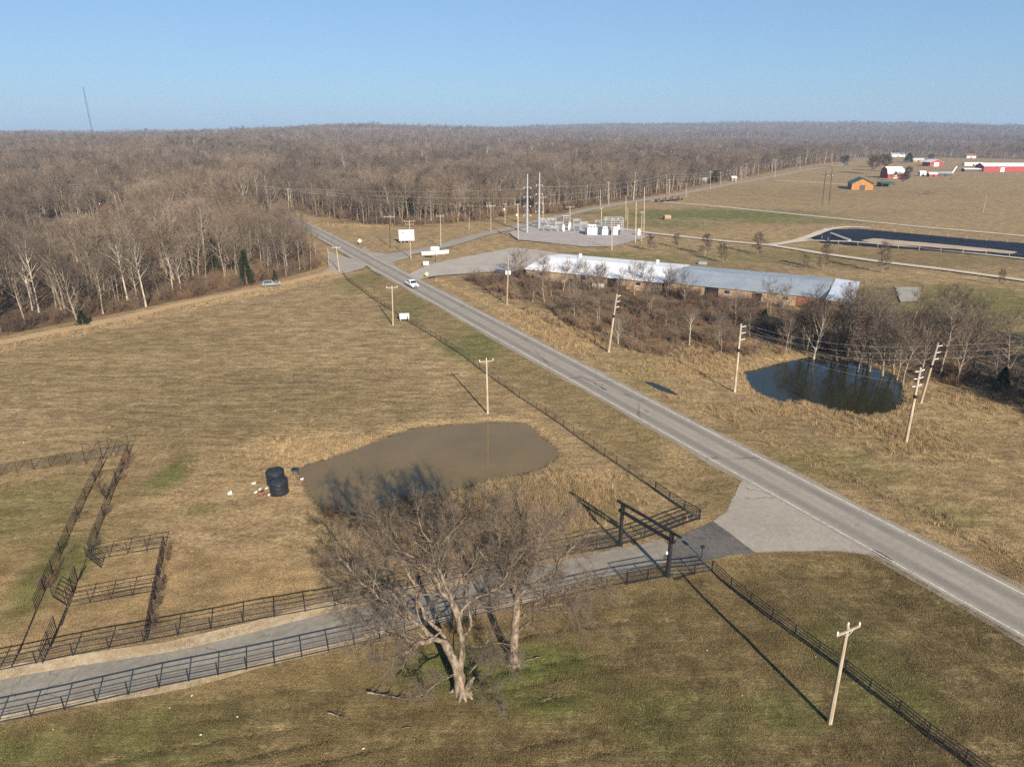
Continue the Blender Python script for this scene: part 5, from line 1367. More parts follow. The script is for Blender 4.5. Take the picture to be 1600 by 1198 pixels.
pole('leaning transmission pole at the near edge of the thicket', (951, 548), (964, 459), 't1', 0, post_ins=3, ins_az=.5, r0=.20, dark_band=True, group='roadside transmission poles')
pole('transmission pole at the left end of the dark pond', (1148, 610), (1158, 506), 't2', 0, post_ins=3, ins_az=.3, r0=.20, dark_band=True, group='roadside transmission poles')
pole('double-sided transmission pole below the dark pond, nearest of its line', (1416, 688), (1438.5, 574), 't3', 0, post_ins=3, ins_az=.45, double=True, r0=.20, dark_band=True, group='roadside transmission poles')
pole('strongly leaning transmission pole right of the dark pond', (1439, 627), (1466, 536), 't4', 0, post_ins=3, ins_az=.25, r0=.19, dark_band=True, group='roadside transmission poles')
for lb, f_, t_, arm, wd in [('pole across the county road behind the monopoles', (848.6, 345), (848.6, 308), 1.5, 'pole_wood'), ('pole with a wide crossarm behind the substation', (890.6, 348), (890.6, 323), 1.9, 'pole_wood'), ('left one of a pole pair at the wood edge beyond the substation', (938, 321.5), (938, 296), 0, 'pole_wood'), ('right, taller one of the pole pair at the wood edge beyond the substation', (951, 320), (951, 285), .9, 'pole_wood'),
                            ('thin mast rising behind the transformers', (939.7, 352), (939.7, 325), .6, 'pole_wood'), ('pole in the green field behind the substation frame', (978, 343), (978, 306), 0, 'pole_wood'), ('short pole in front of the green field pole', (980.6, 356), (981, 325), 0, 'pole_wood'), ('tall bare pole at the right front of the substation pad', (993, 378), (994, 316), 0, 'pole_wood'), ('short pole at the right corner of the substation pad', (1002, 376.5), (1003, 331), .5, 'pole_wood'),
                            ('tallest wooden pole at the right side of the substation', (1006, 364), (1007, 293), 0, 'pole_wood'), ('pole standing on the grass below the substation pad', (956, 388.5), (955.5, 343), 0, 'pole_wood'), ('tall pole by the county road bend', (1042, 302), (1042, 272), 0, 'pole_wood'), ('shorter pole beside the tall one by the county road bend', (1045.5, 304), (1045.5, 281), .8, 'pole_wood'), ('pole on the field side of the county road', (1072, 309), (1072, 285), 0, 'pole_wood'),
                            ('pole before the dark evergreen on the county road', (1110, 296), (1110, 268), 1.2, 'pole_wood'), ('pole right of the dark evergreen on the county road', (1126, 289.5), (1126, 269.5), 1, 'pole_wood'), ('left of two close poles far along the county road', (1158, 281), (1158, 261), 1, 'pole_wood'), ('right of two close poles far along the county road', (1165.6, 280), (1166, 256), 1.2, 'pole_wood'), ('lone pole far along the county road', (1211, 277), (1211, 250), 1.4, 'pole_wood'),
                            ('next to last pole along the county road', (1250, 265), (1250, 246.5), 1.2, 'pole_wood'), ('farthest pole along the county road', (1300, 259), (1300, 240.5), 1.6, 'pole_wood'), ('thin pale pole alone in the far right field', (1536, 331), (1541, 305), 0, 'pole_wood'), ('pole on the highway crest among the woods', (451, 328), (450, 295), .9, 'pole_wood'), ('dark pole at the wood corner by the highway cut', (531, 344), (529, 303), 0, 'dark_wood')]:
    pole(lb, f_, t_, None, arm, .2, wood=wd, r0=.17)
# two-legged structures
def h_frame(label, f1, t1, f2, t2, wood, cross):
    X, Y, xt, zt = top_of(*f1, *t1); X2, Y2, xt2, zt2 = top_of(*f2, *t2); z0 = gz((X, Y))
    t = thing('h_frame_pole', label, 'pole', (X, Y, z0)); b = np.array((X, Y, z0))
    a1 = np.array((X, Y, z0 - .5)); a2 = np.array((xt, Y, zt)); c1 = np.array((X2, Y2, gz((X2, Y2)) - .5)); c2 = np.array((xt2, Y2, zt2))
    MB().tube([a1, a2], [.24, .17], 8).build('leg', wood, t, True); MB().tube([c1, c2], [.24, .17], 8).build('leg', wood, t, True)
    p, q = a1 + (a2 - a1) * cross, c1 + (c2 - c1) * cross; e = (q - p) * .45
    MB().tube([p - e, q + e], .10, 5).build('crossarm', wood, t, True)
    for s_ in (-1, .5, 2): x = p + (q - p) * (s_ * .45 + .25); MB().tube([x, x - (0, 0, .9)], .08, 6).build('insulator', 'porcelain', t, True)
    return (p - e, (p + q) / 2, q + e)
h_frame('dark two-legged power structure standing in the far field', (1285, 316.5), (1290.6, 266.5), (1295.5, 318), (1300.5, 265), 'dark_wood', .87)
hf = h_frame('pale two-legged power structure rising out of the left woods', (348, 328), (344.5, 282), (358, 329), (355, 281), 'pole_wood', .95)

# steel monopoles of the substation
def monopole(label, foot, top, key):
    X, Y, xt, zt = top_of(*foot, *top); z0 = gz((X, Y)); h = zt - z0
    t = thing('steel_monopole', label, 'pole', (X, Y, z0), 0, 'steel monopoles of the substation')
    MB().lathe([(.75, -.1), (.75, .25), (.6, .25), (.58, .4)], k=12).build('footing', 'concrete', t)
    MB().tube([(0, 0, 0), (0, 0, h * .5), (0, 0, h)], [.52, .40, .24], 12).build('shaft', 'galv', t)
    tips = []
    for k in range(4):
        z = h * (.78 - .155 * k)
        for sg in (-1, 1):
            MB().tube([(0, 0, z), (sg * .55, -.1, z + .06), (sg * 1.35, -.15, z + .12)], [.10, .08, .05], 6).build('davit_arm', 'galv', t)
            MB().lathe([(.04, 0), (.10, -.1), (.05, -.2), (.10, -.3), (.05, -.4), (.10, -.5), (.04, -.7)], (sg * 1.35, -.15, z + .1), 8).build('insulator', 'porcelain', t)
            tips.append(np.array((X + sg * 1.35, Y - .15, z0 + z - .6)))
    WIRE_PTS[key] = tips
monopole('left steel monopole with davit arms at the substation', (823.5, 363.5), (822.7, 272), 'm1')
monopole('right steel monopole with davit arms at the substation', (842, 357), (843, 269.5), 'm2')

# wires
def wire(label, a, b, sag, rad, grp):
    a = np.asarray(a); b = np.asarray(b); n = 12
    pts = [a + (b - a) * k / n - np.array((0, 0, sag * 4 * (k / n) * (1 - k / n))) for k in range(n + 1)]
    tag(MB().tube(pts, rad, 4, False).build('power_line', 'wire'), label, 'wire', grp)
def span(ka, kb, lb, sag=.8, rad=.003, grp='distribution wires'):
    for a, b in zip(WIRE_PTS[ka], WIRE_PTS[kb]): wire(lb, a, b, sag, rad, grp)
span('p1', 'p2', 'overhead wire between the nearest pole and the pond pole')
span('p2', 'p3', 'overhead wire between the pond pole and the roadside board pole')
span('p3', 'p4', 'overhead wire between the roadside board pole and the dirt lane pole')
span('p7', 'p8', 'overhead wire between the billboard pole and the county road')
span('p8', 'p10', 'overhead wire along the county road left of the substation')
for k in range(3):
    wire('transmission wire between the two poles beside the dark pond', WIRE_PTS['t2'][k], WIRE_PTS['t3'][k], 1.2, .006, 'transmission wires along the highway')
    wire('transmission wire between the leaning pole and the left pond pole', WIRE_PTS['t1'][k], WIRE_PTS['t2'][k], 1.0, .006, 'transmission wires along the highway')
    e = WIRE_PTS['t4'][k]; wire('transmission wire leaving the leaning pole to the right border', e, e + np.array((60, 18, 1.5)), 1.5, .006, 'transmission wires along the highway')
    wire('transmission wire from the leaning pole across the dark pond', WIRE_PTS['t4'][k], WIRE_PTS['t2'][k] + np.array((0, .1, .2)), 1.5, .005, 'transmission wires along the highway')
lw = [np.array((*P(451, 328), 11.5 + k * 2.2)) for k in range(3)]
for k in range(3):
    a = np.array(hf[k]); m1 = WIRE_PTS['m1'][k * 2]; m2 = WIRE_PTS['m2'][k * 2 + 1]
    wire('transmission wire over the woods from the two-legged structure to the monopoles', a, m1 + np.array((0, 0, 0)), 2.5, .022, 'transmission wires over the woods')
    far = np.array((*P(120, 345), 14 + k)); wire('transmission wire over the left woods', a, far, 2.0, .022, 'transmission wires over the woods')
    X, Y, xt, zt = top_of(1042, 302, 1042, 272); wire('transmission wire running right from the monopoles', m2, np.array((X, Y, zt - 1.6 * k - .3)), 2.0, .022, 'transmission wires along the county road')
    X2, Y2, xt2, zt2 = top_of(1211, 277, 1211, 250); wire('transmission wire farther along the county road', np.array((X, Y, zt - 1.6 * k - .3)), np.array((X2, Y2, zt2 - 1.6 * k - .3)), 3.0, .022, 'transmission wires along the county road')

# ------------------------------------------------------------------ signs
def board(label, u0, u1, vb, z0, z1, posts, face='sign_white', name='sign_board', az=0.0, thick=.12, frame=True, prints=(), cat='sign'):
    """Flat sign on posts: u0..u1 are its ends at ground row vb."""
    a, b = P(u0, vb), P(u1, vb); c = (a + b) / 2; w = np.linalg.norm(b - a); z = gz(c)
    t = thing(name, label, cat, (c[0], c[1], z), az)
    MB().box((0, 0, (z0 + z1) / 2), (w, thick, z1 - z0)).build('panel', face, t)
    if frame:
        MB().box((0, thick * .5 + .03, (z0 + z1) / 2), (w * .98, .05, (z1 - z0) * .98)).build('back', 'sign_dark', t)
        for zz in (z0 - .04, z1 + .04): MB().box((0, 0, zz), (w + .16, thick + .1, .08)).build('frame_bar', 'galv', t)
    for x in posts: MB().tube([(x * w, thick * .6 + .1, -.5), (x * w, thick * .6 + .1, z0 + (z1 - z0) * .8)], .09, 6).build('post', 'pole_wood', t)
    for x, zz, pw, ph, m_ in prints: MB().box((x * w, -thick / 2 - .004, z0 + (z1 - z0) * zz), (pw * w, .008, ph * (z1 - z0))).build('print', m_, t)
    return t
board('large white billboard with faint print facing the highway', 624, 647.5, 379, 1.0, 4.9, (-.38, -.14, .12, .36), name='billboard', prints=((-.24, .68, .16, .09, 'print_green'), (-.22, .745, .09, .06, 'print_green'), (.22, .55, .16, .22, 'print_blue'), (.38, .10, .09, .06, 'print_green'), (-.12, .40, .42, .05, 'print_blue'), (-.12, .25, .36, .04, 'print_blue'), (0, .955, .98, .06, 'print_blue')), az=.12)
board('blank white board on two posts by the highway fence', 624.8, 639.5, 499.5, .55, 1.75, (-.42, .42), name='roadside_board', az=.12)
board('small white panel on the grass between the two entrances', 661.5, 670, 414, .25, 1.35, (-.35, .35), name='entrance_sign', az=.12)
sp = P(680.5, 407.5); sz_ = gz(sp)
st = thing('post_sign', 'white sign on a tall dark post above the gravel lot entrance', 'sign', (sp[0], sp[1], sz_))
MB().tube([(0, 0, -.5), (0, 0, 3.6)], .13, 8).build('post', 'sign_dark', st)
MB().box((-.0, -.05, 4.2), (2.7, .3, 1.1), .1).build('panel', 'sign_white', st); MB().box((0, .13, 4.2), (2.8, .08, 1.2), .1).build('frame', 'sign_dark', st)
wp_ = P(680, 396.5); wt = thing('monument_wall', 'long low white wall sign behind the post sign', 'sign', (wp_[0], wp_[1], gz(wp_)), .42)
MB().box((-2.6, 0, .55), (4.4, .5, 1.0)).build('wing', 'wall_white', wt); MB().box((2.6, 0, .55), (4.4, .5, 1.0)).build('wing', 'wall_white', wt); MB().box((0, -.15, .8), (1.1, .8, 1.6)).build('centre_pier', 'wall_white', wt)
for s_ in (-2.6, 2.6): MB().box((s_, 0, 1.1), (4.6, .65, .12)).build('coping', 'trim', wt)
def diamond(label, u, v, h, mat, size=.75):
    p = P(u, v); t = thing('warning_sign', label, 'sign', (p[0], p[1], gz(p)), .2)
    MB().box((0, .05, (h + .3) / 2 - .2), (.07, .05, h + .3)).build('post', 'galv', t)
    s_ = size; m_ = MB(); q = [(0, -s_), (s_, 0), (0, s_), (-s_, 0)]
    m_.add([(x, -.02, h + z) for x, z in q] + [(x, .02, h + z) for x, z in q], [(0, 1, 2, 3), (7, 6, 5, 4), (0, 4, 5, 1), (1, 5, 6, 2), (2, 6, 7, 3), (3, 7, 4, 0)]); m_.build('panel', mat, t)
    m_ = MB(); s_ *= .82; q = [(0, -s_), (s_, 0), (0, s_), (-s_, 0)]
diamond('pale warm diamond sign on the far side of the highway', 562.5, 382, 1.6, 'sign_orange')
diamond('yellow diamond sign at the gravel lot corner', 667, 433.5, 1.3, 'sign_yellow', .6)

# ------------------------------------------------------------------ vehicles
def loft(mb, secs):
    """Closed skin through cross-sections given as lists of points."""
    n = len(secs[0]); o = []
    for s_ in secs: o += s_
    f = [(i * n + j, i * n + (j + 1) % n, (i + 1) * n + (j + 1) % n, (i + 1) * n + j) for i in range(len(secs) - 1) for j in range(n)]
    f += [tuple(range(n - 1, -1, -1)), tuple((len(secs) - 1) * n + j for j in range(n))]
    mb.add(o, f); return mb
def sec(x, w, z0, z1, r=.12, top=1.0):
    hw = w / 2
    return [(x, -hw, z0 + r), (x, -hw + r * .6, z0), (x, hw - r * .6, z0), (x, hw, z0 + r), (x, hw, z1 - r), (x, hw * top - r, z1), (x, -hw * top + r, z1), (x, -hw, z1 - r)]
def vehicle(label, name, cat, xy, az, paint, kind):
    t = thing(name, label, cat, (xy[0], xy[1], gz(xy) + .05), az)
    W = 1.95
    if kind == 'pickup':
        L = 5.7
        loft(MB(), [sec(-2.85, W * .93, .55, 1.12), sec(-2.75, W, .45, 1.15), sec(-.55, W, .42, 1.15), sec(.9, W, .42, 1.15), sec(1.3, W, .42, 1.12), sec(2.5, W * .98, .45, 1.02), sec(2.85, W * .88, .55, .92)]).build('body', paint, t)
        loft(MB(), [sec(-.75, W * .92, 1.1, 1.2), sec(-.62, W * .86, 1.1, 1.86, .1, .92), sec(.45, W * .86, 1.1, 1.88, .1, .92), sec(.7, W * .87, 1.1, 1.80, .1, .92), sec(1.45, W * .9, 1.05, 1.14)]).build('cab', paint, t)
        MB().box((-1.8, 0, 1.135), (1.8, W * .80, .06)).build('bed_floor', 'wall_dark', t)
        loft(MB(), [[(.74, -.74, 1.78), (.74, .74, 1.78), (.735, .74, 1.74), (.735, -.74, 1.74)], [(1.40, -.80, 1.20), (1.40, .80, 1.20), (1.37, .80, 1.17), (1.37, -.80, 1.17)]]).build('windscreen', 'glass', t)
        for sg in (-1, 1): MB().box((-.05, sg * .845, 1.48), (1.15, .035, .42), 0, .9).build('side_window', 'glass', t)
        MB().box((-.72, 0, 1.5), (.04, 1.3, .42)).build('rear_window', 'glass', t)
        wx = (-1.75, 1.8); fx_ = 2.86; rx_ = -2.86
        MB().box((2.86, 0, .78), (.06, 1.0, .26)).build('grille', 'sign_dark', t)
        MB().box((2.9, 0, .52), (.14, W * .9, .2)).build('bumper', 'chrome', t)
    else:
        L = 4.8
        loft(MB(), [sec(-2.4, W * .9, .5, 1.0), sec(-2.3, W, .4, 1.08), sec(.6, W, .38, 1.05), sec(1.2, W, .38, 1.0), sec(2.2, W * .97, .42, .90), sec(2.42, W * .86, .5, .8)]).build('body', paint, t)
        loft(MB(), [sec(-2.25, W * .9, 1.0, 1.1), sec(-1.85, W * .82, 1.0, 1.62, .1, .9), sec(.2, W * .82, 1.0, 1.66, .1, .9), sec(.45, W * .83, 1.0, 1.58, .1, .9), sec(1.3, W * .9, .98, 1.05)]).build('cab', paint, t)
        loft(MB(), [[(.50, -.70, 1.57), (.50, .70, 1.57), (.49, .70, 1.53), (.49, -.70, 1.53)], [(1.24, -.78, 1.09), (1.24, .78, 1.09), (1.2, .78, 1.06), (1.2, -.78, 1.06)]]).build('windscreen', 'glass', t)
        for sg in (-1, 1): MB().box((-.75, sg * .815, 1.33), (2.0, .035, .36), 0, .9).build('side_window', 'glass', t)
        MB().box((-2.1, 0, 1.35), (.05, 1.2, .34)).build('rear_window', 'glass', t)
        wx = (-1.45, 1.5); fx_ = 2.40; rx_ = -2.41
        MB().box((2.42, 0, .55), (.1, W * .85, .18)).build('bumper', 'sign_dark', t)
    for x in wx:
        for sg in (-1, 1):
            w = MB(); w.tube([(x, sg * (W / 2 - .26), .37), (x, sg * (W / 2 + .01), .37)], .38, 16); wo = w.build('wheel', 'tyre', t)
            MB().tube([(x, sg * (W / 2 - .02), .37), (x, sg * (W / 2 + .03), .37)], .22, 12).build('rim', 'chrome', wo)
    for sg in (-1, 1):
        MB().box((fx_ - .03, sg * .74, .84), (.12, .34, .17)).build('headlight', 'lamp_clear', t)
        MB().box((rx_ + .03, sg * .80, .92), (.08, .18, .34)).build('tail_light', 'lamp_red', t)
        MB().box((.95, sg * 1.08, 1.22), (.14, .2, .14)).build('mirror', 'sign_dark', t)
    return t
pc = (P(631, 447) + P(650, 450)) / 2
s0 = (pc - rc0) @ ROAD_DIR; pc = rc0 + ROAD_DIR * s0 - ROAD_N * 1.5
vehicle('white pickup truck driving towards the camera on the highway', 'pickup_truck', 'truck', pc, math.atan2(-ROAD_DIR[1], -ROAD_DIR[0]), 'car_white', 'pickup')
cc_ = (P(425, 447) + P(447, 443)) / 2; dl = DIRT_LANE[np.argmin(np.hypot(*(DIRT_LANE - cc_).T))]
vehicle('silver car parked on the dirt lane at the wood edge', 'parked_car', 'car', dl, math.atan2(1, 3.1) + .1, 'car_silver', 'suv')

# ------------------------------------------------------------------ buildings
def gable(name, label, c, rz, L, W, eave, ridge, wall, roof, over=.4, doors=(), cat='building', ribs=0, vents=(), windows=(), roof2=None):
    """Gabled building: ridge along local x."""
    t = thing(name, label, cat, (c[0], c[1], gz(c) - .05), rz)
    hx, hy = L / 2, W / 2
    w = MB(); w.add([(-hx, -hy, 0), (hx, -hy, 0), (hx, hy, 0), (-hx, hy, 0), (-hx, -hy, eave), (hx, -hy, eave), (hx, hy, eave), (-hx, hy, eave), (-hx, 0, ridge), (hx, 0, ridge)],
                    [(0, 1, 5, 4), (2, 3, 7, 6), (1, 2, 6, 9, 5), (3, 0, 4, 8, 7), (0, 3, 2, 1)]); w.build('wall', wall, t)
    ox = hx + over; sl = (ridge - eave) / hy; oy = hy + over; ez = eave - sl * over
    for sg in (-1, 1):
        th = .12; up = .03
        m_ = MB(); q = [(-ox, 0, ridge + up), (ox, 0, ridge + up), (ox, sg * oy, ez + up), (-ox, sg * oy, ez + up)]
        m_.add(q + [(x, y, z + th) for x, y, z in q], [(0, 1, 2, 3), (7, 6, 5, 4), (0, 4, 5, 1), (1, 5, 6, 2), (2, 6, 7, 3), (3, 7, 4, 0)])
        ro = m_.build('roof_slope', roof2 if (sg > 0 and roof2) else roof, t)
        for k in range(ribs):
            x = -ox + (k + .5) * 2 * ox / ribs
            MB().tube([(x, sg * .05, ridge + up + th), (x, sg * oy * .995, ez + up + th + .01)], .035, 4).build('seam', roof, ro)
    for side, pos, w_, h_, m_ in doors:
        if side in 'ns': MB().box((pos, (hy if side == 'n' else -hy), h_ / 2), (w_, .12, h_)).build('door', m_, t)
        else: MB().box(((hx if side == 'e' else -hx), pos, h_ / 2), (.12, w_, h_)).build('door', m_, t)
    for side, pos, z, w_, h_ in windows:
        if side in 'ns': wo = MB().box((pos, (hy if side == 'n' else -hy), z), (w_, .10, h_)).build('window', 'opening', t); MB().box((pos, (hy + .06 if side == 'n' else -hy - .06), z - h_ / 2 - .05), (w_ + .2, .14, .1)).build('sill', 'trim', wo)
        else: wo = MB().box(((hx if side == 'e' else -hx), pos, z), (.10, w_, h_)).build('window', 'opening', t); MB().box(((hx + .06 if side == 'e' else -hx - .06), pos, z - h_ / 2 - .05), (.14, w_ + .2, .1)).build('sill', 'trim', wo)
    for x, y, r_ in vents:
        z = ridge - abs(y) * sl; MB().lathe([(r_ * .7, -.1), (r_ * .7, .6), (r_ * 1.2, .65), (r_ * 1.1, .95), (r_ * .2, 1.1)], (x, y, z + .1), 10).build('roof_vent', 'trim', t)
    return t
# long building: two abutting halves, white roof then grey roof
na, nb2 = P(822, 417, 3.0), P(1292, 463, 3.0)
fa_ = P(885, 393, 3.0)
bd = unit(nb2 - na); bn = np.array((-bd[1], bd[0])); bw = abs((fa_ - na) @ bn) * .92; bl = np.linalg.norm(nb2 - na); brz = math.atan2(bd[1], bd[0])
L1 = bl * .50
c1_ = na + bd * (L1 / 2) + bn * bw / 2
wn_ = [('s', -L1 * .38, 1.7, 1.2, .9), ('s', -L1 * .05, 1.7, 1.2, .9), ('s', L1 * .34, 1.7, 1.2, .9)]
gable('long_building', 'long low building under a bright white roof behind the thicket', c1_, brz, L1, bw, 2.7, 4.1, 'wall_tan', 'roof_white', .5, (('s', 6, 2.4, 2.3, 'opening'), ('w', -2, 3, 2.5, 'opening'), ('w', 5, 1.1, 2.1, 'trim')), ribs=0, vents=((-L1 * .30, bw * .30, .4), (L1 * .30, bw * .36, .45)), windows=wn_)
L2 = bl - L1
c2_ = na + bd * (L1 + L2 / 2 + .05) + bn * bw * .49
wn_ = [('s', -L2 * .08, 1.6, 1.2, .9), ('s', L2 * .27, 1.6, 1.2, .9)]
gable('long_building', 'long low building under a blue-grey metal roof adjoining the white one', c2_, brz, L2 - .9, bw * .94, 2.6, 3.9, 'wall_tan', 'roof_grey', .4, (('s', -7, 3.4, 2.4, 'opening'), ('s', 4, 2.2, 2.2, 'opening'), ('s', L2 / 2 - 4.5, 4.2, 2.5, 'rust')), ribs=26, windows=wn_)
aw = PP([(1294, 466), (1309, 434), (1345, 438), (1327, 471)], 3.6); ac_ = aw.mean(0); az_ = math.atan2(*(aw[1] - aw[0])[::-1])
lt = thing('lean_to_shed', 'open shed with a bright tin roof at the right end of the long building', 'shed', (ac_[0], ac_[1], gz(ac_)), az_)
lL = np.linalg.norm(aw[1] - aw[0]); lW = np.linalg.norm(aw[2] - aw[1])
rf = MB().box((0, 0, 3.5), (lL + .3, lW + .3, .12), 0, 1.0, .06).build('roof', 'roof_tin', lt)
for k in range(14): MB().tube([((k + .5) / 14 * lL - lL / 2, -lW / 2, 3.49 - lW / 2 * .06 + .08), ((k + .5) / 14 * lL - lL / 2, lW / 2, 3.49 + lW / 2 * .06 + .08)], .035, 4).build('seam', 'roof_tin', rf)
for x in (-lL / 2 + .2, 0, lL / 2 - .2):
    for y in (-lW / 2 + .2, lW / 2 - .2): MB().box((x, y, 1.7), (.16, .16, 3.4)).build('post', 'post_wood', lt)
MB().box((lL / 2 - .1, 0, 1.6), (.08, lW * .9, 3.0)).build('back_wall', 'wall_dark', lt)
# yard clutter behind the thicket
for lb, u, v, sz3, m_ in [('dark machine standing by the tan wall', 1105, 455, (1.6, 1.4, 2.2), 'wall_dark'), ('grey cabinet by the tan wall', 1119, 458, (1.5, 1.2, 1.6), 'concrete'), ('pale trailer behind the thicket', 935, 449, (3.2, 1.8, 1.5), 'wall_white'), ('rusty bin at the grey roof corner', 1286, 470, (2.0, 1.6, 1.4), 'rust'), ('blue-grey vehicle shell in the lot corner', 784, 426, (3.6, 1.8, 1.3), 'radiator'), ('pale box behind the white roof', 1098, 412, (2.4, 1.6, 1.0), 'galv')]:
    p = P(u, v); t = thing('yard_unit', lb, 'equipment', (p[0], p[1], gz(p)), brz)
    MB().box((0, 0, sz3[2] * .55), (sz3[0], sz3[1], sz3[2] * .8), 0, .93).build('case', m_, t); MB().box((0, 0, sz3[2] * .98), (sz3[0] * .8, sz3[1] * .8, .12)).build('lid', 'galv', t)
    for sx in (-.4, .4): MB().box((sz3[0] * sx, 0, sz3[2] * .08), (.16, sz3[1] * .9, sz3[2] * .16)).build('skid', 'sign_dark', t)
sheet('concrete_slab', rough_edge(PP([(1398, 448), (1440, 449), (1434, 470), (1408, 472)]), 1.5, .3, 15), .05, 'concrete', 'cracked concrete slab right of the tin roof')
# farmstead
p = (P(1331, 297) + P(1356, 297)) / 2
gable('log_barn', 'orange log barn with a green metal roof', p + np.array((4.2, 9)), radians(74), 17, 13.5, 4.2, 7.6, 'wall_orange', 'roof_green', .8, (('w', 0, 3.4, 3.2, 'wall_dark'),), ribs=12, cat='barn')
p = P(1384, 292); ct_ = thing('carport', 'dark green-roofed carport right of the orange barn', 'shed', (p[0], p[1], gz(p)), .1)
MB().box((0, 0, 3.0), (11, 7, .2), 0, 1, .12).build('roof', 'roof_green', ct_)
for x in (-5, 0, 5):
    for y in (-3, 3): MB().box((x, y, 1.45), (.25, .25, 2.9)).build('post', 'post_wood', ct_)
MB().box((0, 3.1, 1.4), (10.4, .15, 2.8)).build('back_wall', 'wall_dark', ct_)
p = (P(1385, 279) + P(1408, 279)) / 2
def gambrel(name, label, c, rz, L, W, wall, roof):
    t = thing(name, label, 'barn', (c[0], c[1], gz(c)), rz); hx = L / 2; hy = W / 2
    prof = [(-hy, 3.8), (-hy * .72, 7.4), (0, 9.2), (hy * .72, 7.4), (hy, 3.8)]
    n = MB(); a = [(-hx, -hy, 0)] + [(-hx, y, z) for y, z in prof] + [(-hx, hy, 0)]; b = [(hx, y, z) for _, y, z in a]
    n.add(a + b, [tuple(range(7)), tuple(range(13, 6, -1)), (0, 7, 8, 1), (5, 12, 13, 6)]); n.build('wall', wall, t)
    for (y0, z0), (y1, z1) in zip(prof[:-1], prof[1:]):
        q = [(-hx - .5, y0, z0 + .05), (hx + .5, y0, z0 + .05), (hx + .5, y1, z1 + .05), (-hx - .5, y1, z1 + .05)]
        MB().add(q + [(x, y, z + .15) for x, y, z in q], [(3, 2, 1, 0), (4, 5, 6, 7), (0, 1, 5, 4), (1, 2, 6, 5), (2, 3, 7, 6), (3, 0, 4, 7)]).build('roof_slope', roof, t)
    MB().box((0, -hy - .05, 1.6), (3.2, .12, 3.0)).build('door', 'trim', t)
    for x in (-hx * .6, hx * .6): MB().box((x, -hy - .04, 2.2), (1.2, .1, 1.3)).build('window', 'opening', t)
gambrel('red_barn', 'old red barn with a tall white gambrel roof', p + np.array((1, 6)), 0.05, 13.5, 12, 'wall_dark_red', 'roof_white')
p = (P(1452, 260) + P(1471, 260)) / 2
gable('red_shed', 'bright red gabled shed with white doors', p + np.array((0, 6)), radians(92), 14, 15, 4.4, 7.2, 'wall_red', 'roof_white', .5, (('w', 0, 5.2, 4.2, 'trim'),), cat='barn', windows=(('w', -5.2, 2.4, 1.2, 1.4), ('w', 5.2, 2.4, 1.2, 1.4)))
p = P(1537, 268.5)
gable('long_red_barn', 'long red barn with a white roof at the right border', p + np.array((48, 6)), -.04, 96, 15, 5.2, 7.8, 'wall_red', 'roof_white', .5, tuple(('s', x, 3.6, 3.8, 'trim') for x in (-30, -2, 26)), cat='barn', windows=tuple(('s', x, 3.2, 1.6, 1.2) for x in range(-44, 46, 8) if x not in (-28, -4, 28)))
for lb, u, v, L_, W_, e_, r_, wa, ro in [('small white round-topped shed below the red barn', 1440, 275, 5, 4.5, 2.8, 4.2, 'wall_white', 'roof_white'), ('tiny red and white shed right of the round one', 1456, 276, 7, 5, 2.2, 3.6, 'wall_red', 'roof_white'), ('dark low shed behind the farm yard', 1474, 275, 12, 6, 2.4, 3.6, 'wall_dark', 'roof_grey'), ('tiny white house far out before the tree line', 1516, 242.5, 14, 9, 3.5, 6.5, 'wall_white', 'rust'), ('long white trailer in front of the long red barn', 1519, 259, 20, 5, 3.0, 3.5, 'wall_white', 'roof_white'), ('long pale poultry shed before the long red barn', 1528, 268, 29, 6, 2.2, 3.0, 'wall_dark', 'roof_white'), ('pale house far off beside the wood edge', 1402, 240.5, 22, 9, 3.5, 6, 'wall_white', 'roof_grey'), ('tiny tan cabin by the county road', 1099, 286, 4, 4, 2.6, 4, 'wall_tan', 'roof_grey'), ('small pale hut by the county road', 1146, 283, 4, 4, 2.6, 3.8, 'wall_tan', 'roof_tin'), ('yellowish shed beyond the red gambrel barn', 1433, 253, 14, 7, 3, 4.6, 'wall_tan', 'roof_tin'), ('pale long shed in the clearing of the left woods', 306, 281, 24, 8, 3.2, 4.6, 'wall_tan', 'roof_white')]:
    p = P(u, v); gable('small_shed' if L_ < 15 else 'long_shed', lb, p, -.05 if u > 400 else .05, L_, W_, e_, r_, wa, ro, .3, (('s', 0, min(2, L_ * .3), min(2.1, e_ * .8), 'opening'),), cat='shed')
p = P(1485, 275); ft = thing('grain_leg', 'white slanted conveyor beside the dark low shed', 'conveyor', (p[0], p[1], gz(p)))
MB().tube([(0, 0, .6), (4.5, 1, 8)], .5, 6).build('chute', 'trim', ft); MB().tube([(2.6, .6, 0), (3.0, .6, 5.0)], .12, 5).build('leg', 'galv', ft); MB().tube([(1.2, .3, 0), (1.6, .3, 2.6)], .12, 5).build('leg', 'galv', ft)
for u, v, vt, k_, lb in [(1362, 272, 236, 3, 'left one of the broad farm shade trees'), (1384, 268, 238, 0, 'right one of the broad farm shade trees'), (1374, 262, 238, 3, 'farm shade tree behind the other two'), (1412, 290, 264, 5, 'bare tree at the foot of the red gambrel barn'), (1400, 283, 266, 2, 'small bare tree between the orange and red barns'), (1420, 276, 258, 2, 'bare tree right of the red gambrel barn'), (1422, 253, 240, 5, 'farm tree beyond the red gambrel barn'), (1454, 252, 238, 0, 'bare tree above the red shed'), (1318, 262, 240, 2, 'lone bare tree at the end of the county road')]:
    sized(u, v, vt, DENSE[k_ % 2], lb, 'farm_tree', u * .7, 1.1)
sized(1419, 254, 238, CED[1], 'yellow-green evergreen in the farmyard', 'cedar_tree', 1, 1.3)
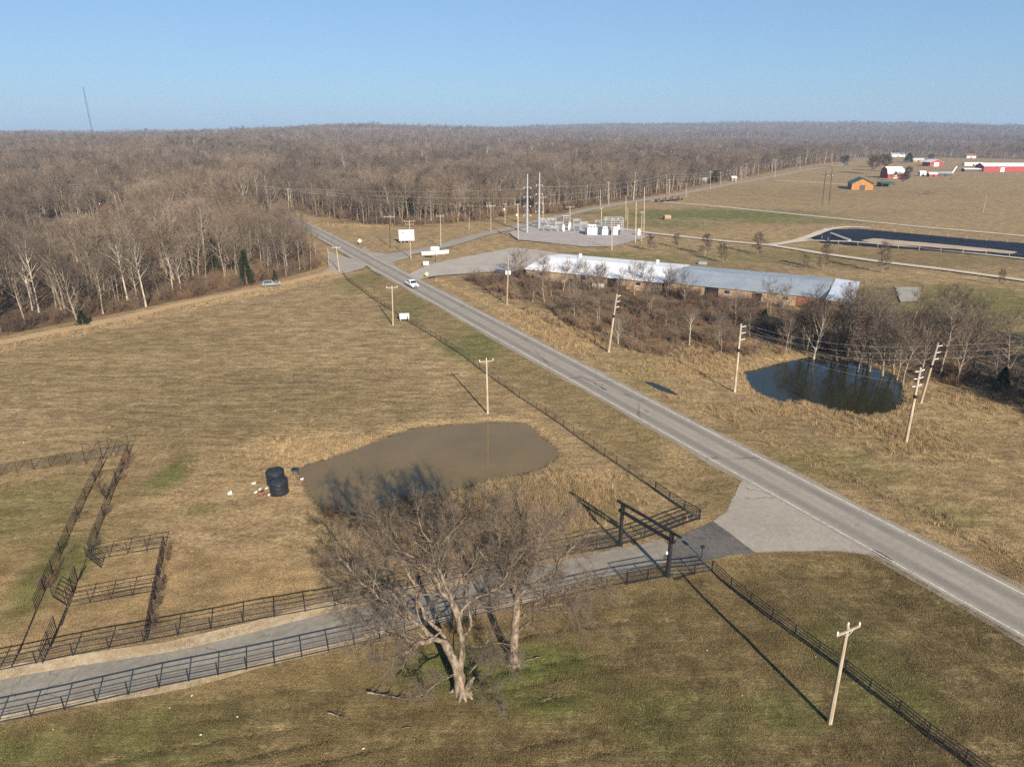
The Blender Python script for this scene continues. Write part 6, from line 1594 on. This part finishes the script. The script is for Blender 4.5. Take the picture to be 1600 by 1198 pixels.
for i, (u, v) in enumerate([(1447, 304), (1487, 281), (1450, 301), (1458, 303)]):
    p = P(u, v); o = shrub(500 + i, 2.2, 40); oo = put('brush_pile', o); oo.location = (p[0], p[1], gz(p)); oo.scale = (2.2, 1.6, .9); tag(oo, ['brush heap in the middle of the far field', 'dark heap below the farm sheds', 'second brush heap beside the field heap', 'small brush heap right of the field heap'][i], 'brush pile', 'brush heaps in the far field')
# hay bale
p = P(1042, 343); hb = thing('hay_bale', 'round hay bale lying in the green field', 'hay bale', (p[0], p[1], gz(p)), .25)
b_ = MB(); b_.tube([(-1.6, 0, 1.1), (-1.3, 0, 1.1), (0, 0, 1.12), (1.3, 0, 1.1), (1.6, 0, 1.1)], [1.05, 1.2, 1.22, 1.2, 1.05], 22); b_.build('bale', 'hay', hb)
for x in (-.8, 0, .8): MB().tube([(x - .03, 0, 1.1), (x + .03, 0, 1.1)], 1.235, 22, False).build('twine', 'post_wood', hb)
# equipment on the far side of the green field
for i, (u, v) in enumerate([(1030, 315.5), (1040, 315), (1050, 314), (1060, 313)]):
    p = P(u, v); t = thing('farm_implement', ['leftmost implement parked at the county road bend', 'second implement parked at the county road bend', 'third implement parked at the county road bend', 'rightmost implement parked at the county road bend'][i], 'implement', (p[0], p[1], gz(p)), .2 * i)
    MB().box((0, 0, 1.2), (4.6, 2.2, .5), 0, .8).build('frame', 'wall_dark', t); MB().box((.8, 0, 1.9), (1.8, 1.6, 1.0), 0, .8).build('hopper', 'rust', t)
    for x in (-1.6, 1.6):
        for y in (-1.2, 1.2): MB().tube([(x, y - .15, .6), (x, y + .15, .6)], .6, 12).build('wheel', 'tyre', t)

# ------------------------------------------------------------------ substation equipment
def transformer(label, u, v, w, d, h, rad=True):
    p = P(u, v); t = thing('power_transformer', label, 'transformer', (p[0], p[1], gz(p) + .05), -.05)
    MB().box((0, 0, .15), (w * 1.2, d * 1.2, .3)).build('plinth', 'concrete', t)
    MB().box((0, 0, .3 + h / 2), (w, d, h)).build('tank', 'transformer_white', t)
    MB().box((0, 0, h + .36), (w * 1.05, d * 1.05, .12)).build('cover', 'transformer_white', t)
    if rad:
        for sg in (-1, 1):
            for k in range(5): MB().box((sg * (w / 2 + .45), -d * .4 + k * d * .2, .5 + h * .42), (.8, d * .10, h * .78)).build('radiator', 'radiator', t)
        MB().tube([(-w * .4, d * .2, h + 1.0), (w * .4, d * .2, h + 1.0)], .35, 10).build('conservator', 'transformer_white', t)
        for x in (-w * .3, w * .3): MB().box((x, d * .2, h + .62), (.12, .3, .5)).build('bracket', 'galv', t)
    for k in range(3):
        MB().lathe([(.12, 0), (.16, .1), (.08, .2), (.15, .3), (.08, .4), (.14, .5), (.07, .6), (.12, .7), (.04, .95)], (-w * .3 + k * w * .3, -d * .2, h + .42), 8).build('bushing', 'porcelain', t)
    return t
transformer('largest white power transformer in the substation', 925, 366.5, 3.9, 2.6, 2.6)
transformer('white transformer left of the steel frame', 945, 366.5, 2.4, 2.0, 1.9)
transformer('white transformer inside the steel frame', 961, 367, 2.0, 1.8, 2.0)
transformer('white breaker cabinet at the right of the steel frame', 965.5, 364, 1.4, 1.4, 2.2, False)
transformer('small white unit behind the gravel apron', 890, 359.5, 1.1, 1.1, 2.0, False)
transformer('smallest white unit left of the middle of the pad', 880.5, 361.5, .8, .9, 1.5, False)
transformer('pale cabinet at the right corner of the pad', 998, 368, 1.1, .9, 1.6, False)
def frame_structure(label, u, v, w, d, h, nx, ny, beams, rz=0.0, name='bus_structure'):
    p = P(u, v); t = thing(name, label, 'steelwork', (p[0], p[1], gz(p) + .05), rz, 'galvanised steel bus structures')
    for i in range(nx):
        for j in range(ny): MB().box((-w / 2 + w * i / max(1, nx - 1), -d / 2 + d * j / max(1, ny - 1) if ny > 1 else 0, h / 2), (.22, .22, h), 0, .7).build('column', 'galv', t)
    for k in range(beams):
        z = h * (1 - .16 * k)
        for j in range(ny): MB().box((0, -d / 2 + d * j / max(1, ny - 1) if ny > 1 else 0, z), (w + .5, .18, .16)).build('beam', 'galv', t)
        if ny > 1:
            for i in range(nx): MB().box((-w / 2 + w * i / max(1, nx - 1), 0, z - .2), (.16, d + .4, .14)).build('beam', 'galv', t)
    for i in range(max(2, nx * 2)):
        x = -w / 2 + (w * (i + .5) / max(2, nx * 2)); MB().lathe([(.05, 0), (.11, -.15), (.06, -.3), (.11, -.45), (.06, -.6), (.1, -.75), (.03, -.9)], (x, 0, h - .1), 7).build('insulator', 'wall_dark' if i % 2 else 'porcelain', t)
        MB().tube([(x, -d / 2, h * .66), (x, d / 2 + .01, h * .66)], .05, 5).build('busbar', 'galv', t)
    for sg in (-1, 1): MB().tube([(sg * w / 2, -d / 2, h * .1), (-sg * w / 2 * .0, -d / 2, h * .95)], .05, 4).build('brace', 'galv', t)
frame_structure('tall galvanised steel frame at the right of the substation', 958, 361, 7.4, 4.0, 5.6, 3, 2, 4)
for i, (u, v, w, h) in enumerate([(852, 356, 3.6, 3.4), (862, 353.5, 3.6, 3.4), (872, 356.5, 3.2, 2.6), (855, 361, 3.0, 2.4), (866, 361.5, 3.0, 2.2), (884, 352, 3.0, 4.2), (903, 361.5, 3.0, 2.8), (912, 358, 3.0, 3.0), (900, 355, 3.0, 3.4), (936, 357, 3.0, 3.6), (846, 351, 3.0, 2.8)]):
    frame_structure(['switch frame at the foot of the right monopole', 'switch frame second from the right monopole', 'low switch frame in the left middle of the pad', 'low frame nearest the left front of the pad', 'low frame right of the left front one', 'tall thin bus frame behind the small white unit', 'low switch frame left of the largest transformer', 'switch frame behind the largest transformer', 'switch frame in the back middle of the pad', 'bus frame between the two bigger transformers', 'switch frame behind the right monopole'][i], u, v, w, 1.6, h, 2, 2, 2, .3 * (i % 3) - .3)
cl = PP([(797, 364.5), (811, 374.8), (826, 375.8), (912, 385), (957, 384.5), (1016, 369.3), (973, 358.5), (906, 350.5), (847, 347.5), (797, 364.5)])
fence('chain_link_fence', 'chain-link fence around the substation pad', cl, 2.2, 3, 4.0, mat='galv', rail_r=.018, post_r=.04)

# ------------------------------------------------------------------ radio mast
mp = P(163, 300); mdir = mp / np.linalg.norm(mp); mp = mdir * 1750; mz = float(T(mp[0], mp[1]))
Xm, Ym = mp
kq = (599 - 136) / FPX; wq = (kq * Ym * cos(PITCH) - Ym * sin(PITCH)) / (cos(PITCH) + kq * sin(PITCH)); mh = wq + CAM_H - mz
mt = thing('radio_mast', 'thin lattice radio mast on the left skyline', 'mast', (Xm, Ym, mz))
tri = [np.array((cos(a), sin(a), 0)) * 1.5 for a in (0.3, 2.4, 4.5)]
for q in tri: MB().tube([q, q + (0, 0, mh)], .20, 4).build('leg', 'radiator', mt)
lat = MB(); nl = 26
for k in range(nl):
    z0, z1 = mh * k / nl, mh * (k + 1) / nl
    for i in range(3): lat.tube([tri[i] + (0, 0, z0), tri[(i + 1) % 3] + (0, 0, z1)], .10, 3, False)
lat.build('lattice', 'radiator', mt)
MB().tube([(0, 0, mh), (0, 0, mh + 6)], .15, 4).build('antenna', 'galv', mt)
for k, (u, h_) in enumerate([(545, 30), (40, 26)]):
    q = P(u, 300); q = q / np.linalg.norm(q) * 3300; z = float(T(q[0], q[1])); t = thing('distant_mast', ['tiny mast on the skyline near the middle', 'tiny mast on the skyline at far left'][k], 'mast', (q[0], q[1], z))
    MB().tube([(0, 0, 0), (0, 0, 50 + h_ * .6)], [.5, .3], 4).build('shaft', 'galv', t); MB().box((0, 0, 46 + h_ * .6), (2.0, 1.0, 5)).build('antenna', 'galv', t)

# ------------------------------------------------------------------ haze
m, nt, nd, lk, b = nodes_of('winter_haze')
nd.remove(b)
pv = nd.new('ShaderNodeVolumePrincipled'); pv.inputs['Color'].default_value = (0.46, 0.62, 0.88, 1); pv.inputs['Density'].default_value = HAZE_DENSITY = 0.00012
pv.inputs['Anisotropy'].default_value = 0.0
lk.new(pv.outputs[0], nd['Material Output'].inputs['Volume'])
zlo = float(hz.min()) - 4; zhi = max(float(hz.max()) + 34, mz + mh + 12, CAM_H + 10)
hzb = MB().box((0, 2550, (zlo + zhi) / 2), (10700, 6500, zhi - zlo)).build('haze', m)
tag(hzb, 'thin winter haze over the land', None, None, 'stuff')
